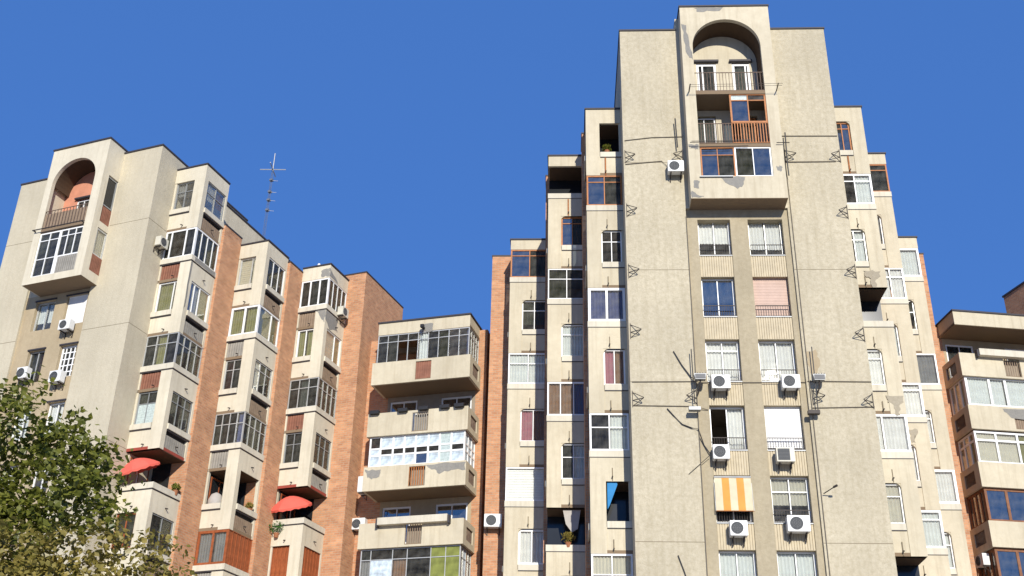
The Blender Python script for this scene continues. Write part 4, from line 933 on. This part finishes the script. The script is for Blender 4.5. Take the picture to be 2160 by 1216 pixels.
# roof aerial
def aerial():
    px, py = 555, 497; u, z = None, None
    D = 50.0; uu, zz = B_.front(D, 549, 503); zr = 32.28
    # stand it on the core roof: slide back until the sight line meets the roof height
    t = zr/B_.front(1.0, 556, 500)[1]; uu = B_.front(t, 556, 500)[0]; D = t
    t2 = B_.front(D, 577, 325); H = t2[1]-zr
    p = B_.world(uu, D, zr); e = bpy.data.objects.new('roof_aerial', None); COL.objects.link(e); e.location = p; e.rotation_euler = (0, 0, -B_.a)
    tag(e, 'tall thin lattice aerial with a crossbar on the left block roof', 'antenna')
    m = MB(); s_ = .09
    for a in range(3):
        t = 2*math.pi*a/3; m.tube([(s_*math.cos(t), s_*math.sin(t), 0), (s_*.6*math.cos(t), s_*.6*math.sin(t), H*.8)], .007, 4)
    nb = 9
    for i in range(nb):
        z0, z1 = H*.8*i/nb, H*.8*(i+1)/nb
        for a in range(3):
            t0, t1 = 2*math.pi*a/3, 2*math.pi*(a+1)/3; m.tube([(s_*.85*math.cos(t0), s_*.85*math.sin(t0), z0), (s_*.85*math.cos(t1), s_*.85*math.sin(t1), z1)], .006, 3)
    m.build('mast', 'zinc', e)
    m = MB(); m.tube([(0, 0, H*.78), (0, 0, H)], .03, 5); m.build('mast_tip', 'zinc', e)
    for rz in (.35, .35+math.pi/2):
        m = MB(); m.tube([(-.75*math.cos(rz), -.75*math.sin(rz), H*.8), (0, 0, H*.8), (.75*math.cos(rz), .75*math.sin(rz), H*.8)], .03, 5); m.build('crossbar', 'alu', e)
    for z_ in (.3, .42, .52, .66):
        m = MB(); m.box(-.09, .09, -.09, .09, H*z_, H*z_+.12); m.build('clamp', 'zinc', e)
        m = MB(); m.tube([(0, 0, H*z_+.05), (.38, .1, H*z_-.02)], .012, 4); m.build('dipole', 'alu', e)
aerial()
u_, z_ = B_.front(T3[1]+1.0, 673, 560)
m = MB(); n = 10
m.tube([(0, 0, 0), (0, 0, .12), (0, 0, .55), (0, 0, .8)], .1, 10, taper=[.22, .17, .14, .06])
o = m.build('roof_vent', 'ac_white', None, loc=B_.world(u_, T3[1]+1.0, 29.29)); tag(o, 'small white conical roof vent on top of the third corner stack', 'roof vent')

# plants
def leaf_blob(name, loc, r, n, mat, size=.07, squash=.8, seed=1, parent=None):
    rnd = random.Random(seed); m = MB()
    for i in range(n):
        d = Vector((rnd.gauss(0, 1), rnd.gauss(0, 1), rnd.gauss(0, 1))).normalized()*r*rnd.random()**.4; d.z *= squash
        a = Vector((rnd.gauss(0, 1), rnd.gauss(0, 1), rnd.gauss(0, 1))).normalized(); bb = a.orthogonal().normalized(); s_ = size*rnd.uniform(.6, 1.3)
        m.quad([d-a*s_, d+bb*s_*.45, d+a*s_, d-bb*s_*.45])
    return m.build(name, mat, parent, loc=loc)
def leafmat(name, c0, c1, tr=.25):
    m, t, b = nm(name); t.nodes.remove(b)
    d = N(t, 'ShaderNodeBsdfDiffuse'); tl = N(t, 'ShaderNodeBsdfTranslucent'); gl = N(t, 'ShaderNodeBsdfGlossy'); gl.inputs['Roughness'].default_value = .38
    tc = N(t, 'ShaderNodeTexCoord'); no = N(t, 'ShaderNodeTexNoise'); no.inputs['Scale'].default_value = 3.2; no.inputs['Detail'].default_value = 8; no.inputs['Roughness'].default_value = .8; t.links.new(tc.outputs['Object'], no.inputs['Vector'])
    r = N(t, 'ShaderNodeValToRGB'); r.color_ramp.elements[0].position = .36; r.color_ramp.elements[1].position = .62; r.color_ramp.elements[0].color = c0+(1,); r.color_ramp.elements[1].color = c1+(1,)
    t.links.new(no.outputs[0], r.inputs[0]); t.links.new(r.outputs[0], d.inputs[0]); t.links.new(r.outputs[0], tl.inputs[0])
    a = N(t, 'ShaderNodeMixShader'); a.inputs[0].default_value = tr; t.links.new(d.outputs[0], a.inputs[1]); t.links.new(tl.outputs[0], a.inputs[2])
    c = N(t, 'ShaderNodeMixShader'); c.inputs[0].default_value = .03; t.links.new(a.outputs[0], c.inputs[1]); t.links.new(gl.outputs[0], c.inputs[2])
    t.links.new(c.outputs[0], t.nodes['Material Output'].inputs[0])
leafmat('leaf_green', (.05, .075, .010), (.27, .27, .045), .4); leafmat('leaf_autumn', (.13, .12, .02), (.42, .33, .085), .4); leafmat('leaf_pot', (.02, .09, .012), (.06, .17, .03))
def potted(b, u, d, z, r, label, mat='leaf_pot', seed=3, pot='terracotta', shrub=1.0, n=220):
    e = bpy.data.objects.new('potted_plant', None); COL.objects.link(e); e.location = b.world(u, d, z); tag(e, label, 'plant')
    m = MB(); m.tube([(0, 0, 0), (0, 0, .22)], .1, 10, taper=[.09, .13]); m.build('pot', pot, e)
    o = leaf_blob('foliage', (0, 0, .22+r*.7), r, n, mat, .06*shrub, .8, seed, e)
potted(B_, T3[0]-1.35, T3[1]-.12, L(5)-.62, .38, 'bushy green potted plant in the gap below the right hand red parasol')
potted(T, .1, 46.95, L(6)+.27-.1, .32, 'yellow green trailing plant on the parapet of the dark loggia left of the tower', 'leaf_autumn', 5)
potted(T, 1.9, 43.55, L(0)+.2, .22, 'small dark plant in the topmost open loggia beside the tower wing', 'leaf_green', 6)
potted(B_, T1[0]+.0, T1[1]+1.6, L(5)+.15, .22, 'low plant trough growth on the side rail of the left parasol loggia', 'leaf_green', 8)
potted(B_, T2[0]-.1, T2[1]+1.5, L(5)+.15, .2, 'dry plant on the side rail of the second stack open loggia', 'leaf_autumn', 9)
potted(Fb, fu+4.6, fd+2.9, 26.3, .35, 'small green shrub on the flat roof at the right edge', 'leaf_pot', 12)
m = MB(); m.tube([(0, 0, 0), (0, 0, .1), (0, 0, .5), (0, 0, .78), (0, 0, .9)], .2, 12, taper=[.2, .34, .36, .24, .05])
o = m.build('storage_sack', 'grey_cloth', None, loc=B_.world(T2[0]-1.2, T2[1]+.35, L(5)+.1-.1), smooth=True); tag(o, 'pale rounded sack standing in the open loggia of the second stack', 'sack')
# hanging cloths
def hang(b, poly, d, name, mat, label, cat):
    cu = sum(p[0] for p in poly)/len(poly); cz = min(p[1] for p in poly)
    m = MB(); m.prism([(p[0]-cu, p[1]-cz) for p in poly], -.01, .01)
    o = m.build(name, mat, None, loc=b.world(cu, d, cz), rot=-b.a); tag(o, label, cat)
hang(T, [(1.62, L(6)+.75), (1.7, L(6)+.9), (2.02, L(6)+1.75), (2.0, L(6)+1.83), (1.62, L(6)+1.83)], 43.5, 'hanging_cloth', 'blue_cloth', 'blue cloth tied back in the open loggia left of the tower', 'cloth')
hang(T, [(-.0, L(6)+1.2), (.25, L(6)+.85), (.5, L(6)+1.0), (.62, L(6)+1.8), (-.12, L(6)+1.8)], 47.1, 'hanging_towel', 'grey_cloth', 'pale towel hanging in the dark loggia of the middle left stack', 'towel')
# washing basins / boxes on the middle balcony
for i, (du, lb) in enumerate(((-2.25, 'leftmost dark flower box hooked on the second balcony of the middle block'), (-.75, 'second dark flower box from the left on the second balcony of the middle block'), (.35, 'third dark flower box from the left on the second balcony of the middle block'), (1.45, 'fourth dark flower box from the left on the second balcony of the middle block'), (2.2, 'rightmost dark flower box on the second balcony of the middle block'))):
    cu = (mu0+mu1)/2; m = MB(); w_ = .26
    m.prism([(-w_+.03, 0), (w_-.03, 0), (w_, .17), (-w_, .17)], -.1, .1)
    o = m.build('flower_box', 'dark_metal', None, loc=Mb.world(cu+du, 50.2-.13-.12, 21.0), rot=-Mb.a); tag(o, lb, 'flower box', 'dark flower boxes along one balcony')
u_, z_ = Mb.front(50.0, 892, 692)
m = MB(); m.box(-.05, .05, -.22, 0, 0, .1); m.box(-.09, .09, -.38, -.22, -.02, .14); m.tube([(0, -.3, -.02), (.04, -.3, -.5)], .02, 5)
o = m.build('wall_lamp', 'dark_metal', None, loc=Mb.world(u_, 50.2, z_), rot=-Mb.a); tag(o, 'small dark lamp on the roof band above the top glazing of the middle block', 'lamp')
patch(Mb, [(u_-.1, z_+.3), (u_+.5, z_+.3), (u_+.45, z_-.15), (u_+.0, z_-.1)], 50.2)
for (b_, U_, D_, x, y) in ():
    pass
# small pipes and rust slits on the stacks
for k in range(0, 7):
    for (uc, D, w, s) in ((.95, 43.4, 1.6, -1), (-.81, 46.9, 1.76, -1), (-2.73, 50.1, 1.92, -1), (13.55, 43.4, 1.61, 1), (15.45, 46.9, 1.9, 1), (17.4, 50.1, 1.95, 1)):
        if D > 50 and k < 1: continue
        uu = uc - s*(w*.55); zz = L(k)
        rusty = (k == 0)
        m = MB(); m.box(uu-.02-(.025 if rusty else 0), uu+.02, D-.009, D-.001, zz-.98, zz-(.05 if rusty else .45)); T.add(m, 'water_stain', 'rust' if rusty else 'joint')
        m = MB(); m.tube([(uu, D, zz-.8), (uu, D-.14, zz-.84)], .028, 6); T.add(m, 'drain_spout', 'iron')
    for (uc, D) in (T1, T2, T3):
        if uc > T1[0]+.1 and k < 1: continue
        zz = L(k)
        m = MB(); m.tube([(uc-.9, D, zz-.75), (uc-.9, D-.14, zz-.79)], .03, 6); B_.add(m, 'drain_spout', 'iron')
        m = MB(); m.tube([(uc, D+1.1, zz-.6), (uc+.14, D+1.1, zz-.64)], .03, 6); B_.add(m, 'drain_spout', 'iron')

# ================================================================== TREES
def tree(name, base, height, blobs, mat, nleaf, size, label, seed):
    rnd = random.Random(seed)
    e = bpy.data.objects.new(name, None); COL.objects.link(e); e.location = base; tag(e, label, 'tree')
    m = MB(); c0 = Vector((0, 0, 0)); top = Vector((rnd.uniform(-.2, .2), rnd.uniform(-.2, .2), height*.62))
    m.tube([c0, c0.lerp(top, .4)+Vector((.1, 0, 0)), top], .2, 10, taper=[.24, .18, .12])
    m.build('trunk', 'bark', e, smooth=True)
    m = MB()
    for (p, r) in blobs:
        st_ = c0.lerp(top, rnd.uniform(.55, 1)); p = Vector(p); mid = (st_+p)/2+Vector((rnd.uniform(-.2, .2), rnd.uniform(-.2, .2), -.15))
        if math.hypot(p.x, p.y) > 1.6: continue
        m.tube([st_, mid, p], .05, 6, taper=[.03, .02, .01])
        for _ in range(4):
            q = p+Vector((rnd.gauss(0, 1), rnd.gauss(0, 1), rnd.gauss(0, .7))).normalized()*r*.85; m.tube([mid.lerp(p, .6), (mid.lerp(p, .6)+q)/2+Vector((0, 0, .05)), q], .02, 4, taper=[.022, .014, .005])
    m.build('limbs', 'bark', e, smooth=True)
    m = MB(); tot = sum(r**2 for _, r in blobs)
    for (p, r) in blobs:
        p = Vector(p); r = r*.86
        # leaves sit in sprays on the shell of each clump
        ns = int(nleaf*r*r/tot/22)
        for _ in range(ns):
            dr = Vector((rnd.gauss(0, 1), rnd.gauss(0, 1), rnd.gauss(0, 1)+.15)).normalized()
            c = p+Vector((dr.x*r, dr.y*r, dr.z*r*.8))*(rnd.random()**.28)*rnd.uniform(.85, 1.12)
            for _ in range(22):
                q = c+Vector((rnd.gauss(0, .1), rnd.gauss(0, .1), rnd.gauss(0, .07)))*1.25
                nrm = (dr*.5+Vector((rnd.gauss(0, .6), rnd.gauss(0, .6)-.15, rnd.gauss(0, .6)+.55))).normalized()
                a = nrm.orthogonal().normalized(); a = (Matrix.Rotation(rnd.uniform(0, 6.28), 3, nrm) @ a); bb = nrm.cross(a); s_ = size*rnd.uniform(.55, 1.25)
                tip = q+a*s_-nrm*s_*.25; base_ = q-a*s_*.8
                m.quad([base_, q+bb*s_*.62-nrm*s_*.1, tip, q-bb*s_*.62-nrm*s_*.1] if rnd.random() < .5 else [base_, q-bb*s_*.55, q+a*s_*.3-bb*s_*.7, tip, q+a*s_*.3+bb*s_*.7, q+bb*s_*.55])
    o = m.build('crown', mat, e); o['kind'] = 'stuff'
    return e
def at(x, y, dist):
    d = RGT*((x-1080)/FOC)-UPV*((y-608)/FOC)+FWD; h = math.hypot(d.x, d.y); return Vector((0, 0, EYE))+d*(dist/h)
def mk(name, lst, mat, n, size, label, seed, basexy, H):
    base = Vector((basexy[0], basexy[1], 0)); bl = [(tuple(at(x, y, dd)-base), r) for x, y, dd, r in lst]
    return tree(name, base, H, bl, mat, n, size, label, seed)
mk('plane_tree', [(45, 835, 18.5, .42), (20, 930, 18, .75), (120, 950, 18.6, .62), (165, 985, 18.2, .6), (90, 1040, 17.6, .85), (-60, 1000, 18.5, .95), (215, 1010, 18.4, .42), (30, 1110, 17.4, .8), (180, 1090, 17.8, .5), (-160, 960, 19, 1.1), (-260, 1080, 19, 1.2), (-60, 1180, 18, 1.1), (150, 890, 18.7, .34), (60, 1230, 18.6, .8), (230, 1080, 18.3, .25), (-200, 1300, 19, 1.3), (40, 1400, 18.4, 1.1)],
   'leaf_green', 21000, .066, 'leafy dark green tree at the lower left, in front of the arched block', 4, (-9.9, 16.5), 11.3)
mk('autumn_tree', [(40, 1150, 16.5, .42), (130, 1175, 16.3, .5), (215, 1145, 16.4, .42), (190, 1210, 16.2, .45), (330, 1165, 16.4, .34), (300, 1215, 16.2, .42), (-40, 1180, 16.5, .6), (60, 1240, 16.3, .6), (255, 1260, 16.3, .6), (160, 1300, 16.3, .8), (370, 1235, 16.5, .3), (60, 1360, 16.3, .8), (280, 1330, 16.3, .5), (-120, 1280, 16.5, .9)],
   'leaf_autumn', 9000, .052, 'lower brownish green tree along the bottom left edge, turning to autumn', 11, (-7.7, 14.4), 9.0)

# ================================================================== GROUND
m = MB(); m.quad([(-600, -300, -.02), (600, -300, -.02), (600, 900, -.02), (-600, 900, -.02)]); g = m.build('ground', 'paving'); g['kind'] = 'structure'
m = MB(); m.box(-120, 120, -8, 9, -.01, .0); g = m.build('road', 'asphalt'); g['kind'] = 'structure'
m = MB(); m.box(-120, 120, 9, 26, -.01, .12); g = m.build('pavement', 'paving'); g['kind'] = 'structure'
m = MB(); m.box(-120, 120, 8.8, 8.998, -.01, .13); g = m.build('kerb', 'kerbstone'); g['kind'] = 'structure'
